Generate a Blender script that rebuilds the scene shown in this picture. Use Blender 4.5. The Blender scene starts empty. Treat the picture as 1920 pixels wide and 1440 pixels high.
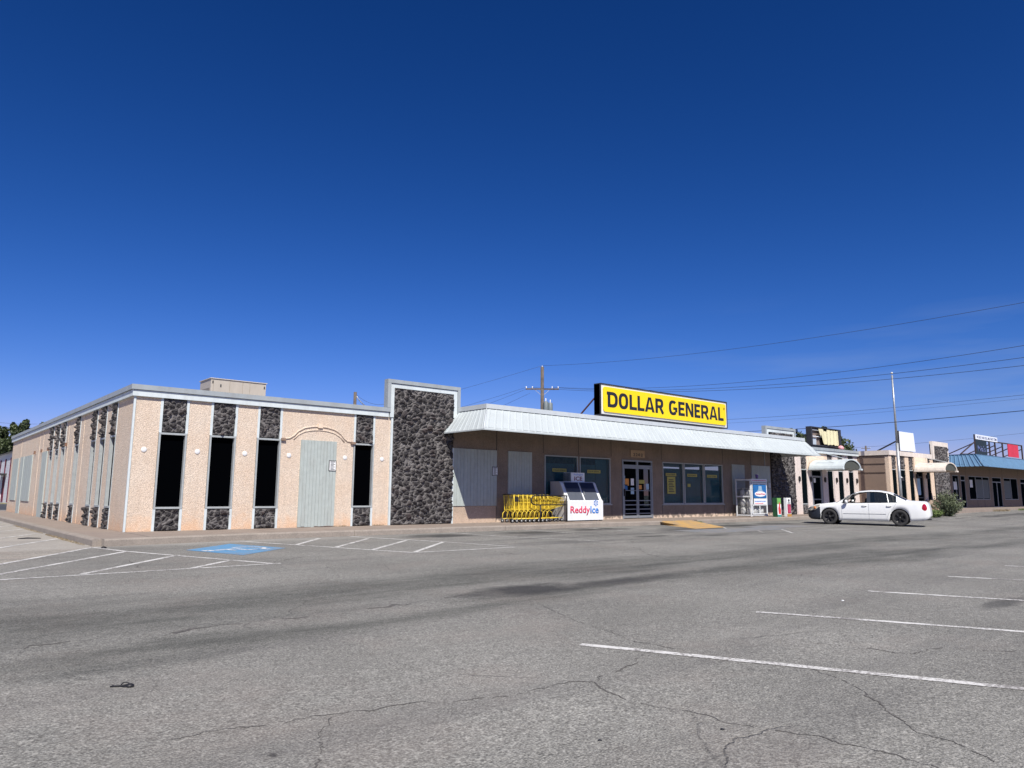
import bpy, bmesh, math, random
from mathutils import Vector, Matrix, noise
random.seed(7)
scene = bpy.context.scene
COL = scene.collection
R = math.radians

# ------------------------------------------------------------------ camera, sky, sun, exposure
cam = bpy.data.cameras.new("camera"); camo = bpy.data.objects.new("camera", cam); COL.objects.link(camo)
cam.sensor_width = 36.0; cam.lens = 36.0*1349.7/1920; cam.clip_end = 3000; cam.clip_start = 0.05
r_ = Vector((0.7598089, -0.6501179, 0.0060921)); u_ = Vector((-0.1028570, -0.1109486, 0.9884892)); f_ = Vector((0.6419586, 0.7516895, 0.1511690))
M = Matrix(((r_.x, u_.x, -f_.x, -4.5543), (r_.y, u_.y, -f_.y, -20.2591), (r_.z, u_.z, -f_.z, 1.0), (0, 0, 0, 1)))
camo.matrix_world = M
scene.camera = camo
SUN = Vector((-1.20, -2.33, 2.90)).normalized()
EL = math.asin(SUN.z)
w = bpy.data.worlds.new("World"); scene.world = w; w.use_nodes = True
nt = w.node_tree; bg = nt.nodes["Background"]
sky = nt.nodes.new("ShaderNodeTexSky"); sky.sky_type = 'NISHITA'; sky.sun_disc = False
sky.sun_elevation = EL; sky.sun_rotation = math.atan2(SUN.x, SUN.y)
sky.altitude = 300; sky.air_density = 1.0; sky.dust_density = 0.12; sky.ozone_density = 3.5
sep = nt.nodes.new("ShaderNodeSeparateColor"); cmb = nt.nodes.new("ShaderNodeCombineColor")
nt.links.new(sky.outputs[0], sep.inputs[0])
for i, (g_, k_) in enumerate(((2.15, 3.38), (1.45, 2.65), (1.38, 4.50))):      # clear dry air: deeper blue overhead
    m0 = nt.nodes.new("ShaderNodeMath"); m0.operation = 'MULTIPLY'; m0.inputs[1].default_value = .16
    m1 = nt.nodes.new("ShaderNodeMath"); m1.operation = 'POWER'; m1.inputs[1].default_value = g_
    m2 = nt.nodes.new("ShaderNodeMath"); m2.operation = 'MULTIPLY'; m2.inputs[1].default_value = k_
    nt.links.new(sep.outputs[i], m0.inputs[0]); nt.links.new(m0.outputs[0], m1.inputs[0]); nt.links.new(m1.outputs[0], m2.inputs[0]); nt.links.new(m2.outputs[0], cmb.inputs[i])
tc = nt.nodes.new("ShaderNodeTexCoord"); mp_ = nt.nodes.new("ShaderNodeMapping"); mp_.inputs[3].default_value = (1.6, 1.6, 14)
nt.links.new(tc.outputs['Generated'], mp_.inputs[0]); nz = nt.nodes.new("ShaderNodeTexNoise"); nz.inputs['Scale'].default_value = 2.2; nz.inputs['Detail'].default_value = 5
nt.links.new(mp_.outputs[0], nz.inputs[0]); rp = nt.nodes.new("ShaderNodeValToRGB"); rp.color_ramp.elements[0].position = .50; rp.color_ramp.elements[1].position = .78
nt.links.new(nz.outputs[0], rp.inputs[0]); sx = nt.nodes.new("ShaderNodeSeparateXYZ"); nt.links.new(tc.outputs['Generated'], sx.inputs[0])
def _rmp(src, a, b_):
    n = nt.nodes.new("ShaderNodeMapRange"); n.inputs[1].default_value = a; n.inputs[2].default_value = b_; nt.links.new(src, n.inputs[0]); return n.outputs[0]
def _mm(a, b_):
    n = nt.nodes.new("ShaderNodeMath"); n.operation = 'MULTIPLY'
    for q_, v_ in ((0, a), (1, b_)):
        if isinstance(v_, float): n.inputs[q_].default_value = v_
        else: nt.links.new(v_, n.inputs[q_])
    return n.outputs[0]
msk = _mm(_mm(_mm(rp.outputs[0], _rmp(sx.outputs[2], .26, .10)), _rmp(sx.outputs[0], .55, .95)), .30)
mxs = nt.nodes.new("ShaderNodeMix"); mxs.data_type = 'RGBA'; nt.links.new(msk, mxs.inputs[0]); nt.links.new(cmb.outputs[0], mxs.inputs[6]); mxs.inputs[7].default_value = (3.0, 3.6, 4.6, 1)
nt.links.new(mxs.outputs[2], bg.inputs[0])
bg.inputs[1].default_value = 0.10
sl = bpy.data.lights.new("sun", 'SUN'); sl.energy = 5.0; sl.angle = R(0.53); sl.color = (1.0, 0.94, 0.86)
so = bpy.data.objects.new("sun", sl); COL.objects.link(so)
so.rotation_euler = SUN.to_track_quat('Z', 'Y').to_euler(); so.location = (-10, -30, 40)
vs = scene.view_settings; vs.view_transform = 'Standard'; vs.look = 'None'; vs.gamma = 1.0; vs.exposure = 0.45
scene.render.engine = 'CYCLES'
scene.cycles.max_bounces = 8; scene.cycles.transparent_max_bounces = 16

# ------------------------------------------------------------------ materials
def nodes(name):
    m = bpy.data.materials.new(name); m.use_nodes = True
    t = m.node_tree; b = t.nodes["Principled BSDF"]
    return m, t, b
def N(t, kind, **kw):
    n = t.nodes.new(kind)
    for k, v in kw.items():
        if k.startswith('i_'):
            key = k[2:]
            key = int(key) if key.isdigit() else key
            n.inputs[key].default_value = v
        else: setattr(n, k, v)
    return n
def pos(t, scale=(1, 1, 1)):
    g = N(t, "ShaderNodeNewGeometry"); mp = N(t, "ShaderNodeMapping"); mp.inputs[3].default_value = scale
    t.links.new(g.outputs[0], mp.inputs[0]); return mp.outputs[0]
def tno(t, vec, scale, detail=3, rough=.55):
    n = N(t, "ShaderNodeTexNoise"); n.inputs['Scale'].default_value = scale; n.inputs['Detail'].default_value = detail
    n.inputs['Roughness'].default_value = rough; t.links.new(vec, n.inputs['Vector']); return n.outputs[0]
def ramp(t, fac, stops):
    n = N(t, "ShaderNodeValToRGB"); e = n.color_ramp.elements
    while len(e) < len(stops): e.new(0.5)
    for k, (p, c) in enumerate(stops):
        e[k].position = p; e[k].color = (c[0], c[1], c[2], 1) if not isinstance(c, (int, float)) else (c, c, c, 1)
    t.links.new(fac, n.inputs[0]); return n.outputs[0]
def mix(t, fac, a, b, mode='MIX'):
    n = N(t, "ShaderNodeMix", data_type='RGBA', blend_type=mode)
    for s, v in ((0, fac), (6, a), (7, b)):
        if isinstance(v, (int, float)): n.inputs[s].default_value = v
        elif isinstance(v, tuple): n.inputs[s].default_value = (v[0], v[1], v[2], 1)
        else: t.links.new(v, n.inputs[s])
    return n.outputs[2]
def mth(t, op, a, b=0.0, clamp=False):
    n = N(t, "ShaderNodeMath", operation=op); n.use_clamp = clamp
    for s, v in ((0, a), (1, b)):
        if isinstance(v, (int, float)): n.inputs[s].default_value = v
        else: t.links.new(v, n.inputs[s])
    return n.outputs[0]
def bump(t, b, h, strength, dist=.01):
    n = N(t, "ShaderNodeBump"); n.inputs['Strength'].default_value = strength; n.inputs['Distance'].default_value = dist
    t.links.new(h, n.inputs['Height']); t.links.new(n.outputs[0], b.inputs['Normal'])
def sepxyz(t, v):
    n = N(t, "ShaderNodeSeparateXYZ"); t.links.new(v, n.inputs[0]); return n.outputs

def simple(name, col, rough=.6, metal=0.0, var=.10, nscale=6.0, bmp=0.0, bscale=60, spec=None, dirt=0.0):
    m, t, b = nodes(name); v = pos(t)
    n1 = tno(t, v, nscale, 4)
    c = mix(t, ramp(t, n1, [(.3, 0.0), (.7, 1.0)]), tuple(x*(1-var) for x in col), tuple(min(1, x*(1+var)) for x in col))
    if dirt:
        n2 = tno(t, pos(t, (3, 3, .6)), 1.6, 5, .65)
        c = mix(t, mth(t, 'MULTIPLY', ramp(t, n2, [(.48, 0.0), (.72, 1.0)]), dirt), c, (.16, .13, .10))
    t.links.new(c, b.inputs['Base Color']); b.inputs['Roughness'].default_value = rough; b.inputs['Metallic'].default_value = metal
    if spec is not None: b.inputs['Specular IOR Level'].default_value = spec
    if bmp: bump(t, b, tno(t, v, bscale, 3), bmp, .01)
    return m

def stucco(name, col, tint, low=.45, z0=0.0, pebble=58, bs=.75, soil_sun_k=.5):
    m, t, b = nodes(name); v = pos(t)
    vo = N(t, "ShaderNodeTexVoronoi"); vo.inputs['Scale'].default_value = pebble; t.links.new(v, vo.inputs['Vector'])
    cellv = sepxyz(t, vo.outputs['Color'])[0]
    c = mix(t, ramp(t, cellv, [(.1, 0.0), (.9, 1.0)]), tuple(x*.80 for x in col), tuple(min(1, x*1.16) for x in col))
    gaps = ramp(t, vo.outputs['Distance'], [(.45, 0.0), (.75, 1.0)])
    c = mix(t, mth(t, 'MULTIPLY', gaps, .45), c, tuple(x*.55 for x in col))
    big = tno(t, v, 1.1, 5, .6)
    c = mix(t, mth(t, 'MULTIPLY', ramp(t, big, [(.35, 0.0), (.7, 1.0)]), .22), c, tuple(x*.78 for x in tint))
    streak = tno(t, pos(t, (5, 5, .35)), 2.2, 4)
    c = mix(t, mth(t, 'MULTIPLY', ramp(t, streak, [(.5, 0.0), (.75, 1.0)]), .34), c, tuple(x*.62 for x in col))
    z = mth(t, 'SUBTRACT', sepxyz(t, v)[2], z0)
    zz = mth(t, 'ADD', z, mth(t, 'MULTIPLY', mth(t, 'SUBTRACT', tno(t, v, 4.5, 4), .5), .9))
    soil = ramp(t, zz, [(0.0, 1.0), (min(.99, low), 0.0)])  # soil splash at the wall foot; under the canopy, a painted sunlit strip
    c = mix(t, mth(t, 'MULTIPLY', soil, soil_sun_k), c, tint)
    t.links.new(c, b.inputs['Base Color']); b.inputs['Roughness'].default_value = .92; b.inputs['Specular IOR Level'].default_value = .2
    h = mth(t, 'SUBTRACT', 1.0, vo.outputs['Distance'])
    bump(t, b, mth(t, 'ADD', h, mth(t, 'MULTIPLY', tno(t, v, 90, 2), .6)), bs, .012)
    return m

CREAM = (.66, .565, .462)
M_cream = stucco("pebble_dash_cream", CREAM, (.66, .38, .20))
M_shade = stucco("pebble_dash_cream_shaded", (.205, .168, .138), (.62, .49, .38), low=.12, soil_sun_k=.9)  # cream wall darkened for the canopy's shade, with a sunlit strip painted along its foot
M_white_pil = stucco("pinkish_white_stucco", (.70, .625, .58), (.60, .48, .40), low=.3)
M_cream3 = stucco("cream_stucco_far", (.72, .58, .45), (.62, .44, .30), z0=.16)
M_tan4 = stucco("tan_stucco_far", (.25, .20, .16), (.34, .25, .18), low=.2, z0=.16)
M_smooth = simple("smooth_cream_plaster", (.69, .56, .43), .85, var=.06, nscale=3, bmp=.25, bscale=30, dirt=.1)
M_whitetrim = simple("white_trim_paint", (.53, .59, .60), .55, var=.06, nscale=5, bmp=.1, bscale=18, dirt=.18)
M_greymetal = simple("grey_flashing", (.29, .325, .34), .5, metal=.0, var=.07, nscale=2.5, bmp=.15, bscale=5, dirt=.2)
M_whitemetal = simple("white_awning_metal", (.425, .47, .475), .45, var=.05, nscale=1.2, bmp=.1, bscale=4, dirt=.07)
M_whitemetal2 = simple("white_awning_cap", (.46, .50, .52), .45, var=.05, nscale=3, bmp=.08, bscale=6, dirt=.08)
M_board = simple("painted_plank_grey_green", (.350, .395, .378), .75, var=.06, nscale=7, bmp=.2, bscale=30, dirt=.22)
M_alu = simple("aluminium_frame", (.24, .26, .28), .42, metal=.35, var=.08, nscale=8)
M_lightframe = simple("light_window_frame", (.32, .35, .355), .55, var=.09, nscale=9, dirt=.15)
M_dark = simple("dark_metal", (.025, .026, .03), .5, var=.2)
M_black = simple("black_plastic", (.012, .012, .014), .55, var=.2)
M_brown = simple("brown_block_wall", (.205, .150, .115), .85, var=.07, nscale=1.3, bmp=.35, bscale=45, dirt=.10)
M_brownband = simple("dark_brown_band", (.06, .042, .034), .8)
M_roof = simple("roof_membrane", (.30, .29, .27), .9, var=.15)
M_lamp = simple("white_lamp_disc", (.66, .67, .67), .4, var=.03)
M_ac = simple("beige_cabinet_metal", (.40, .365, .31), .5, var=.05, nscale=3, dirt=.12)
M_yellow = simple("cart_yellow_enamel", (.74, .55, .05), .38, var=.06)
M_whiteplain = simple("white_enamel", (.66, .69, .71), .35, var=.03, dirt=.06)
M_frzgrey = simple("freezer_side_grey", (.46, .46, .45), .5, var=.05, dirt=.12)
M_frzdoor = simple("freezer_door_grey", (.085, .095, .115), .35, var=.06)
M_rubber = simple("rubber", (.022, .022, .023), .8, var=.2)
M_wood = simple("weathered_pole_wood", (.10, .082, .066), .9, var=.3, nscale=3, bmp=.5, bscale=25)
M_galv = simple("galvanised_steel", (.36, .38, .39), .45, metal=.55, var=.15, nscale=5)
M_wire = simple("cable", (.03, .035, .04), .6)
M_bluemetal = simple("blue_awning_metal", (.11, .21, .33), .38, var=.07, nscale=2, dirt=.08)
M_bluedark = simple("blue_seam_metal", (.03, .08, .15), .4)
M_red = simple("red_panel", (.52, .03, .06), .6, var=.12, nscale=1.5)
M_maroon = simple("maroon_paint", (.11, .012, .03), .6)
M_signwhite = simple("white_sign_face", (.74, .79, .86), .35, var=.03, nscale=1.2, dirt=.08)
M_signgrey = simple("sign_light_grey", (.60, .62, .60), .45, var=.04, dirt=.12)
M_signyel = simple("sign_yellow_plastic", (.80, .565, .004), .35, var=.03, nscale=1.5)
M_letter = simple("black_letter", (.012, .014, .02), .45)
M_paper = simple("white_paper", (.72, .74, .74), .7, var=.05)
M_yelpaper = simple("yellow_paper", (.36, .325, .07), .6, var=.08)
M_orapaper = simple("orange_paper", (.62, .26, .05), .6, var=.1)
M_blupaper = simple("blue_paper", (.012, .12, .34), .5, var=.1)
M_ltblue = simple("light_blue_paper", (.32, .48, .60), .6, var=.1)
M_vinylcream = simple("torn_cream_vinyl", (.60, .56, .36), .6, var=.06, nscale=3)
M_redtxt = simple("red_ink", (.62, .03, .10), .5)
M_bluetxt = simple("blue_ink", (.02, .18, .60), .5)
M_green = simple("green_box", (.015, .075, .03), .4, var=.3, nscale=9)
M_ltgreen = simple("light_green_panel", (.16, .36, .09), .4, var=.15)
M_wine = simple("wine_red", (.25, .015, .05), .4)
M_carwhite = simple("white_car_paint", (.66, .68, .68), .22, var=.02, dirt=.04)
M_carblk = simple("dark_bumper_plastic", (.018, .024, .036), .42, var=.2)
M_wheel = simple("matte_black_rim", (.012, .012, .013), .55)
M_inner = simple("car_interior_black", (.012, .012, .013), .85)
M_tail = simple("red_tail_lens", (.34, .006, .03), .15)
M_headl = simple("hazy_headlamp_lens", (.46, .44, .36), .2, var=.1)
M_amber = simple("amber_lens", (.55, .17, .04), .25)
M_leaf = None

def glassmat(name, tint, refl=.05, alpha=0.0, rough=.03):
    """alpha = share of light passing straight through"""
    m, t, b = nodes(name)
    b.inputs['Base Color'].default_value = (*tint, 1); b.inputs['Roughness'].default_value = rough
    b.inputs['Specular IOR Level'].default_value = refl
    out = t.nodes["Material Output"]
    if alpha > 0:
        tr = N(t, "ShaderNodeBsdfTransparent"); tr.inputs[0].default_value = (.8, .88, .9, 1)
        mx = N(t, "ShaderNodeMixShader"); mx.inputs[0].default_value = 1-alpha
        t.links.new(tr.outputs[0], mx.inputs[1]); t.links.new(b.outputs[0], mx.inputs[2]); t.links.new(mx.outputs[0], out.inputs[0])
    return m
M_blackglass = glassmat("black_film_glass", (.0008, .001, .0015), refl=0.0, rough=.1)
M_storeglass = glassmat("store_glass", (.012, .048, .062), refl=.45, alpha=.66, rough=.02)
M_doorglass = glassmat("door_glass", (.004, .005, .007), refl=.0, alpha=.35, rough=.03)
M_darkglass = glassmat("dark_glass", (.003, .006, .008), refl=0.0, rough=.08)
M_carglass = glassmat("car_glass", (.008, .014, .02), refl=.6, alpha=.30, rough=.02)

def emit(name, col, s):
    m, t, b = nodes(name); b.inputs['Emission Color'].default_value = (*col, 1); b.inputs['Emission Strength'].default_value = s
    b.inputs['Base Color'].default_value = (.8, .8, .8, 1); return m
M_tube = emit("fluorescent_tube", (.85, .95, 1.0), 1.6)
M_curtain = simple("teal_window_backing", (.17, .34, .39), .8, var=.12, nscale=2)
M_shelf = simple("store_goods", (.14, .12, .11), .7, var=.6, nscale=7)

def lava():
    m, t, b = nodes("lava_stone"); v = pos(t)
    at = N(t, "ShaderNodeAttribute", attribute_name="cell")
    s = sepxyz(t, at.outputs['Vector'])
    base = ramp(t, s[0], [(0, (.012, .011, .012)), (.45, (.028, .025, .027)), (.8, (.022, .021, .025)), (1, (.062, .045, .043))])
    n1 = tno(t, v, 26, 5, .7)
    base = mix(t, ramp(t, n1, [(.35, 0.0), (.65, 1.0)]), mix(t, .55, base, (.012, .011, .012)), mix(t, .30, base, (.085, .078, .077)))
    base = mix(t, mth(t, 'MULTIPLY', s[1], .85), base, (.20, .19, .185))
    t.links.new(base, b.inputs['Base Color']); b.inputs['Roughness'].default_value = .72; b.inputs['Specular IOR Level'].default_value = .35
    bump(t, b, n1, .9, .03); return m
M_lava = lava()

def asphalt():
    m, t, b = nodes("aged_asphalt"); v = pos(t); P = sepxyz(t, v)
    fine = tno(t, v, 75, 2, .6); mid = tno(t, v, 22, 3, .6)
    vo = N(t, "ShaderNodeTexVoronoi"); vo.inputs['Scale'].default_value = 55; t.links.new(v, vo.inputs['Vector'])
    agg = sepxyz(t, vo.outputs['Color'])[0]
    c = ramp(t, fine, [(.33, (.045, .043, .041)), (.5, (.200, .193, .184)), (.67, (.47, .455, .435))])
    c = mix(t, .22, c, ramp(t, tno(t, v, 16, 4, .75), [(.34, (.07, .067, .063)), (.5, (.20, .192, .183)), (.66, (.36, .348, .33))]))
    c = mix(t, .38, c, ramp(t, agg, [(.0, (.10, .095, .09)), (.45, (.20, .19, .185)), (.85, (.24, .23, .22)), (1.0, (.42, .40, .38))]))
    patch = tno(t, v, .35, 5, .6)
    c = mix(t, 1.0, c, (.945, .97, .93), 'MULTIPLY')
    c = mix(t, 1.0, c, ramp(t, patch, [(.3, .82), (.7, 1.16)]), 'MULTIPLY')
    grain = tno(t, pos(t, (1, 1.6, 1)), 7, 9, .82)
    c = mix(t, 1.0, c, ramp(t, grain, [(.33, .84), (.5, 1.0), (.67, 1.14)]), 'MULTIPLY')
    warm = tno(t, v, .9, 4, .6)
    c = mix(t, mth(t, 'MULTIPLY', ramp(t, warm, [(.5, 0.0), (.75, 1.0)]), .22), c, (.25, .205, .18))
    side = mth(t, 'SUBTRACT', P[1], mth(t, 'MULTIPLY', P[0], 1.515))
    side = mth(t, 'MULTIPLY', ramp(t, mth(t, 'ADD', side, 1.5), [(.35, 0.0), (.6, 1.0)]), ramp(t, mth(t, 'MULTIPLY', P[0], -1.0), [(.8, 0.0), (.95, 1.0)]))
    c = mix(t, side, c, mix(t, 1.0, c, (1.42, 1.34, 1.27), 'MULTIPLY'))
    kstrip = mth(t, 'MULTIPLY', ramp(t, mth(t, 'ADD', mth(t, 'ADD', P[1], 3.4), mth(t, 'MULTIPLY', tno(t, v, 1.5, 4), .8)), [(.5, 0.0), (1.0, 1.0)]), ramp(t, mth(t, 'MULTIPLY', P[0], .1), [(.3, 1.0), (.75, 0.0)]))
    c = mix(t, mth(t, 'MULTIPLY', kstrip, .45), c, (.34, .325, .30))
    streak = tno(t, pos(t, (.12, 1.3, 1)), 1.3, 4, .6)
    c = mix(t, mth(t, 'MULTIPLY', ramp(t, streak, [(.52, 0.0), (.7, 1.0)]), .28), c, (.09, .088, .088))
    # traffic-darkened band along the drive lane
    ys = mth(t, 'ADD', P[1], mth(t, 'MULTIPLY', mth(t, 'SUBTRACT', tno(t, pos(t, (.16, .5, 1)), 1.0, 4, .55), .5), 4.2))
    d1 = mth(t, 'ABSOLUTE', mth(t, 'ADD', ys, 11.4)); d2 = mth(t, 'ABSOLUTE', mth(t, 'ADD', ys, 13.35))
    b1 = ramp(t, mth(t, 'MULTIPLY', d1, .72), [(.25, 1.0), (.98, 0.0)]); b2 = ramp(t, d2, [(0.15, 1.0), (.85, 0.0)])
    fin2 = ramp(t, tno(t, pos(t, (.5, 2.2, 1)), 1.2, 4, .65), [(.3, .35), (.7, 1.0)])
    lane = mth(t, 'MULTIPLY', mth(t, 'MULTIPLY', mth(t, 'MAXIMUM', b1, b2), fin2), .95)
    fadex = ramp(t, mth(t, 'MULTIPLY', mth(t, 'ADD', P[0], 30), .012), [(0, 0.0), (.2, 1.0), (.85, 1.0), (1, .2)])
    c = mix(t, mth(t, 'MULTIPLY', lane, fadex), c, mix(t, 1.0, c, (.43, .445, .44), 'MULTIPLY'))
    # oil stains where engines drip
    blot = ramp(t, tno(t, pos(t, (.30, 1.5, 1)), 1.0, 7, .72), [(.50, 0.0), (.60, 1.0)])
    zoneA = ramp(t, mth(t, 'MULTIPLY', mth(t, 'ABSOLUTE', mth(t, 'ADD', P[1], 4.6)), .2), [(.35, 1.0), (.9, 0.0)])
    zx = ramp(t, mth(t, 'MULTIPLY', mth(t, 'SUBTRACT', P[0], 5), .1), [(0, 0.0), (.5, 1.0)])
    c = mix(t, mth(t, 'MULTIPLY', mth(t, 'MULTIPLY', blot, zoneA), mth(t, 'MULTIPLY', zx, .62)), c, (.055, .055, .056))
    wob = mth(t, 'MULTIPLY', mth(t, 'SUBTRACT', tno(t, v, 1.8, 4, .65), .5), 1.5)
    acc = None
    for (x, y, rx, ry, s) in OIL:
        dx = mth(t, 'DIVIDE', mth(t, 'SUBTRACT', P[0], x), rx); dy = mth(t, 'DIVIDE', mth(t, 'SUBTRACT', P[1], y), ry)
        dd = mth(t, 'ADD', mth(t, 'ADD', mth(t, 'MULTIPLY', dx, dx), mth(t, 'MULTIPLY', dy, dy)), wob)
        k = mth(t, 'MULTIPLY', ramp(t, dd, [(.15, 1.0), (1.0, 0.0)]), s)
        acc = k if acc is None else mth(t, 'MAXIMUM', acc, k)
    c = mix(t, acc, c, (.030, .030, .031))
    # little tar and gum spots
    vs2 = N(t, "ShaderNodeTexVoronoi"); vs2.inputs['Scale'].default_value = 1.15; vs2.inputs['Randomness'].default_value = 1
    t.links.new(mixvec(t, v, tno(t, v, 9, 2), .10), vs2.inputs['Vector'])
    c = mix(t, mth(t, 'MULTIPLY', ramp(t, vs2.outputs['Distance'], [(.028, 1.0), (.045, 0.0)]), .8), c, (.045, .043, .042))
    # crack network, broken up by noise
    warpv = mixvec(t, mixvec(t, v, tno(t, v, .9, 2, .5), 1.1), tno(t, v, 11, 3, .6), .07)
    ve = N(t, "ShaderNodeTexVoronoi", feature='DISTANCE_TO_EDGE'); ve.inputs['Scale'].default_value = .30; t.links.new(warpv, ve.inputs['Vector'])
    cr = ramp(t, ve.outputs['Distance'], [(.0008, 1.0), (.0030, 0.0)])
    brk = ramp(t, tno(t, v, .45, 4, .6), [(.53, 0.0), (.60, 1.0)])
    crk = mth(t, 'MULTIPLY', cr, brk)
    c = mix(t, mth(t, 'MULTIPLY', crk, .30), c, (.04, .038, .036))
    t.links.new(c, b.inputs['Base Color']); b.inputs['Roughness'].default_value = .88; b.inputs['Specular IOR Level'].default_value = .25
    h = mth(t, 'SUBTRACT', mth(t, 'ADD', fine, mid), crk)
    bump(t, b, h, .8, .012); return m
def mixvec(t, v, n, amt):
    s = N(t, "ShaderNodeVectorMath", operation='MULTIPLY_ADD')
    cc = N(t, "ShaderNodeCombineXYZ"); t.links.new(n, cc.inputs[0])
    k = mth(t, 'MULTIPLY', n, -1.0); t.links.new(k, cc.inputs[1])
    t.links.new(cc.outputs[0], s.inputs[0]); s.inputs[1].default_value = (amt, amt, 0); t.links.new(v, s.inputs[2]); return s.outputs[0]
OIL = [(7.3, -3.4, 1.3, .8, .80), (10.6, -3.6, 1.5, .75, .75), (13.9, -3.3, 1.6, .7, .8), (17.2, -5.0, 2.2, 1.4, .62), (20.8, -4.2, 1.5, .8, .7),
       (24.2, -4.0, 1.6, .9, .65), (2.0, -12.9, 1.2, .55, .85), (12.6, -6.6, .9, .28, .7), (14.6, -7.3, 1.0, .2, .7), (3.4, -13.0, 2.2, .35, .6), (6.2, -17.2, 1.0, .18, .55),
       (34.0, -5.5, 4.0, .6, .6), (48.0, -6.0, 6.0, .7, .6), (60.0, -5.0, 6.0, .6, .55), (9.2, -17.4, 1.6, .25, .5)]
M_asph = asphalt()
def darkasphalt():
    return simple("dark_road_asphalt", (.035, .04, .048), .85, var=.2, nscale=2)
M_road = darkasphalt()
def concrete(name, col, joints=False):
    m, t, b = nodes(name); v = pos(t)
    n1 = tno(t, v, 2.2, 6, .65); n2 = tno(t, v, 40, 3, .6)
    c = mix(t, ramp(t, n1, [(.3, 0.0), (.7, 1.0)]), tuple(x*.78 for x in col), tuple(x*1.13 for x in col))
    c = mix(t, .25, c, ramp(t, n2, [(.3, (.10, .09, .08)), (.7, (.45, .40, .36))]))
    n3 = tno(t, v, .8, 5, .7)
    c = mix(t, mth(t, 'MULTIPLY', ramp(t, n3, [(.55, 0.0), (.75, 1.0)]), .35), c, (.10, .085, .075))
    if joints:
        P = sepxyz(t, v)
        for q in (0, 1):
            md = mth(t, 'PINGPONG', P[q], 1.525); c = mix(t, mth(t, 'MULTIPLY', ramp(t, md, [(.010, 1.0), (.022, 0.0)]), .75), c, (.05, .042, .036))
    t.links.new(c, b.inputs['Base Color']); b.inputs['Roughness'].default_value = .9; bump(t, b, n2, .35, .008); return m
M_walk = concrete("tan_concrete", (.235, .185, .148), True); M_kerb = concrete("kerb_concrete", (.255, .222, .185))
def roadpaint(name, col, wear=.5):
    m, t, b = nodes(name); v = pos(t)
    n = tno(t, v, 30, 4, .75); n2 = tno(t, v, 2.4, 5, .7)
    f = mth(t, 'ADD', mth(t, 'MULTIPLY', n, .6), mth(t, 'MULTIPLY', n2, .4))
    c = mix(t, ramp(t, f, [(wear-.04, 1.0), (wear+.05, 0.0)]), col, (.20, .19, .18))
    c = mix(t, mth(t, 'MULTIPLY', ramp(t, tno(t, v, 12, 3), [(.4, 0.0), (.7, 1.0)]), .2), c, (.3, .28, .26))
    t.links.new(c, b.inputs['Base Color']); b.inputs['Roughness'].default_value = .8; bump(t, b, n, .5, .006); return m
M_line = roadpaint("white_line_paint", (.60, .60, .58), .475); M_wornline = roadpaint("worn_white_paint", (.62, .62, .60), .50)
M_blueline = roadpaint("blue_stall_paint", (.07, .24, .44), .44); M_fadeblue = roadpaint("faded_blue_paint", (.13, .175, .215), .53)
M_symb = roadpaint("worn_symbol_white", (.62, .66, .70), .46); M_ramp = roadpaint("ochre_ramp_paint", (.50, .30, .085), .455)
M_crack = simple("asphalt_crack_dark", (.085, .08, .075), .95, var=.4, nscale=20)
def leafmat(name, a, b_):
    m, t, b = nodes(name); v = pos(t)
    oi = N(t, "ShaderNodeAttribute", attribute_name="tone")
    s = sepxyz(t, oi.outputs['Vector'])[0]
    c = mix(t, s, a, b_)
    t.links.new(c, b.inputs['Base Color']); b.inputs['Roughness'].default_value = .6
    b.inputs['Subsurface Weight'].default_value = 0.0
    return m
M_leaf = leafmat("evergreen_leaves", (.014, .026, .008), (.070, .095, .030))
M_bush = leafmat("grey_green_leaves", (.035, .055, .025), (.17, .20, .11))
M_grass = leafmat("weed_blades", (.05, .09, .02), (.16, .22, .06))
M_dry = leafmat("dry_blades", (.16, .12, .07), (.30, .24, .15))
M_bark = simple("bark", (.12, .09, .07), .95, var=.3, bmp=.6, bscale=15)

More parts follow.
